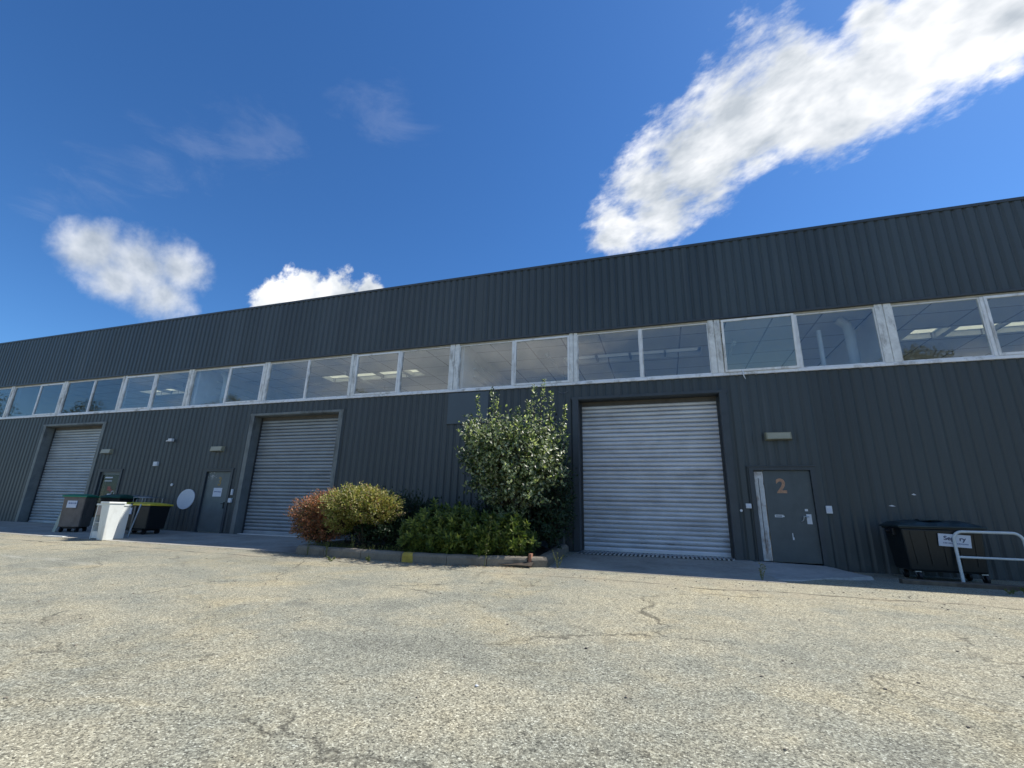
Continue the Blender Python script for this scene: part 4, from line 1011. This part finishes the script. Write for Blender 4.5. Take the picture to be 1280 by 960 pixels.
left = [[-0.8325, 0.3956, 0.388, 0.0537], [-0.809, 0.4509, 0.3771, 0.0753], [-0.7754, 0.4951, 0.3919, 0.0617], [-0.8003, 0.4926, 0.3418, 0.0632], [-0.8281, 0.4392, 0.3485, 0.0469]]
mid = [[-0.6847, 0.6255, 0.3741, 0.0623], [-0.6427, 0.6455, 0.4127, 0.064], [-0.5985, 0.6848, 0.4157, 0.0663], [-0.5548, 0.7153, 0.4249, 0.0484]]
wisp = [[-0.7437, 0.4008, 0.535, 0.0706], [-0.7028, 0.4305, 0.5664, 0.0737], [-0.6476, 0.4674, 0.6017, 0.0773], [-0.6074, 0.493, 0.6229, 0.066], [-0.8444, 0.3353, 0.4177, 0.0515], [-0.446, 0.5567, 0.7008, 0.0833], [-0.8045, 0.3613, 0.4714, 0.0657]]
tiny = [[0.4139, 0.7245, 0.5511, 0.0143], [0.4009, 0.7617, 0.509, 0.0193], [0.3462, 0.7189, 0.6027, 0.0216]]
def puffy(off=(0, 0, 0), det=10, sc=7.5): return wm('SUBTRACT', wnoise(sc, det, .6, off, dist=.15), .5)
pf = puffy(); pf_l = puffy(det=5); pf_s = puffy((.035*sun_dir.x, .035*sun_dir.y, .035*sun_dir.z), 5)
fine = wm('SUBTRACT', wnoise(42, 8, .6), .5)
edge = wm('ADD', wm('MULTIPLY', pf, 2.6), wm('MULTIPLY', fine, .9))
fb = field(big); vb = wm('ADD', wm('ADD', fb, .02), wm('MULTIPLY', edge, .92)); db = sstep(vb, -.02, .6)
fm = field(mid); vm_ = wm('ADD', wm('ADD', fm, -.10), wm('MULTIPLY', edge, .8)); dm = sstep(vm_, 0, .32)
fl = field(left); vl = wm('ADD', wm('ADD', fl, -.05), wm('MULTIPLY', edge, .6)); dl = wm('MULTIPLY', sstep(vl, -.05, .8), .88)
ft = field(tiny); dt_ = wm('MULTIPLY', sstep(wm('ADD', wm('ADD', ft, -.3), edge), 0, .8), .4)
st_ = wm('SUBTRACT', wnoise(7, 9, .65, (.3, 0, 0), (1, 1, 2.6), .4), .5)
dw = wm('MULTIPLY', sstep(wm('ADD', wm('ADD', field(wisp), -.15), wm('MULTIPLY', st_, 5.0)), .1, 1.6), .055)
# broken cloud over the yard side of the sky (mirrored in the windows)
sepd = nn_('ShaderNodeSeparateXYZ'); lk(Dv, sepd.inputs[0])
yard = wm('MULTIPLY', sstep(wm('MULTIPLY', sepd.outputs[1], -1.0), .1, .45), sstep(wnoise(3.0, 9, .6, (2, 1, 0), (1, 1, 1.6)), .50, .66))
yard = wm('MULTIPLY', yard, .8)
den = db
for q in (dm, dl, dw, yard): den = wm('MAXIMUM', den, q)
# cloud shading: bright where thin or facing the sun, grey in the thick parts
lit = wm('MULTIPLY', wm('SUBTRACT', pf_l, pf_s), 2.0)
thick = sstep(wm('ADD', wm('MAXIMUM', vb, wm('MAXIMUM', vl, vm_)), wm('MULTIPLY', wnoise(4, 3, .5, (4, 2, 1)), 1.5)), .8, 2.0)
bri = wm('ADD', wm('SUBTRACT', 1.0, wm('MULTIPLY', thick, .34)), lit)
bri = wm('MINIMUM', wm('MAXIMUM', bri, .55), 1.2)
bri = wm('MULTIPLY', bri, wm('SUBTRACT', 1.0, wm('MULTIPLY', sstep(fl, -.4, .3), .25)))
CLOUD = 5.3
cc = nn_('ShaderNodeCombineXYZ')
lk(wm('MULTIPLY', wm('POWER', bri, 1.15), CLOUD*.99), cc.inputs[0]); lk(wm('MULTIPLY', bri, CLOUD*1.0), cc.inputs[1]); lk(wm('MULTIPLY', wm('POWER', bri, .85), CLOUD*1.02), cc.inputs[2])
hs = nn_('ShaderNodeHueSaturation'); hs.inputs['Saturation'].default_value = 1.18; hs.inputs['Value'].default_value = 1.0; lk(sky.outputs[0], hs.inputs['Color'])
mx = nn_('ShaderNodeMix'); mx.data_type = 'RGBA'; lk(den, mx.inputs[0]); tint = nn_('ShaderNodeMix'); tint.data_type = 'RGBA'; tint.blend_type = 'MULTIPLY'; tint.inputs[0].default_value = 1; lk(hs.outputs[0], tint.inputs[6]); tint.inputs[7].default_value = (.41, .58, .74, 1)
lk(tint.outputs[2], mx.inputs[6]); lk(cc.outputs[0], mx.inputs[7])
bg = nn_('ShaderNodeBackground'); bg.inputs['Strength'].default_value = .145; lk(mx.outputs[2], bg.inputs[0])
wo = nn_('ShaderNodeOutputWorld'); lk(bg.outputs[0], wo.inputs[0])

sl = bpy.data.lights.new('sun', 'SUN'); sl.energy = 4.5; sl.angle = R(.53); sl.color = (1.0, .95, .87)
so = bpy.data.objects.new('sun', sl); COL.objects.link(so); so.location = (20, 12, 40)
so.rotation_euler = (-sun_dir).to_track_quat('-Z', 'Y').to_euler()

cam = bpy.data.cameras.new('camera'); co = bpy.data.objects.new('camera', cam); COL.objects.link(co)
r_ = Vector((0.951056, 0.307949, 0.025693)); u_ = Vector((0.06037, -0.266696, 0.961888)); f_ = Vector((-0.303064, 0.913258, 0.272233))
mt = Matrix(((r_.x, u_.x, -f_.x, 0), (r_.y, u_.y, -f_.y, -12.5), (r_.z, u_.z, -f_.z, .9363), (0, 0, 0, 1)))
co.matrix_world = mt
cam.sensor_width = 36; cam.lens = 568.8587/1280*36; cam.clip_start = .05; cam.clip_end = 3000
scene.camera = co
scene.view_settings.view_transform = 'Standard'; scene.view_settings.look = 'None'
scene.view_settings.gamma = 1; scene.view_settings.use_curve_mapping = False
scene.view_settings.exposure = 0.52
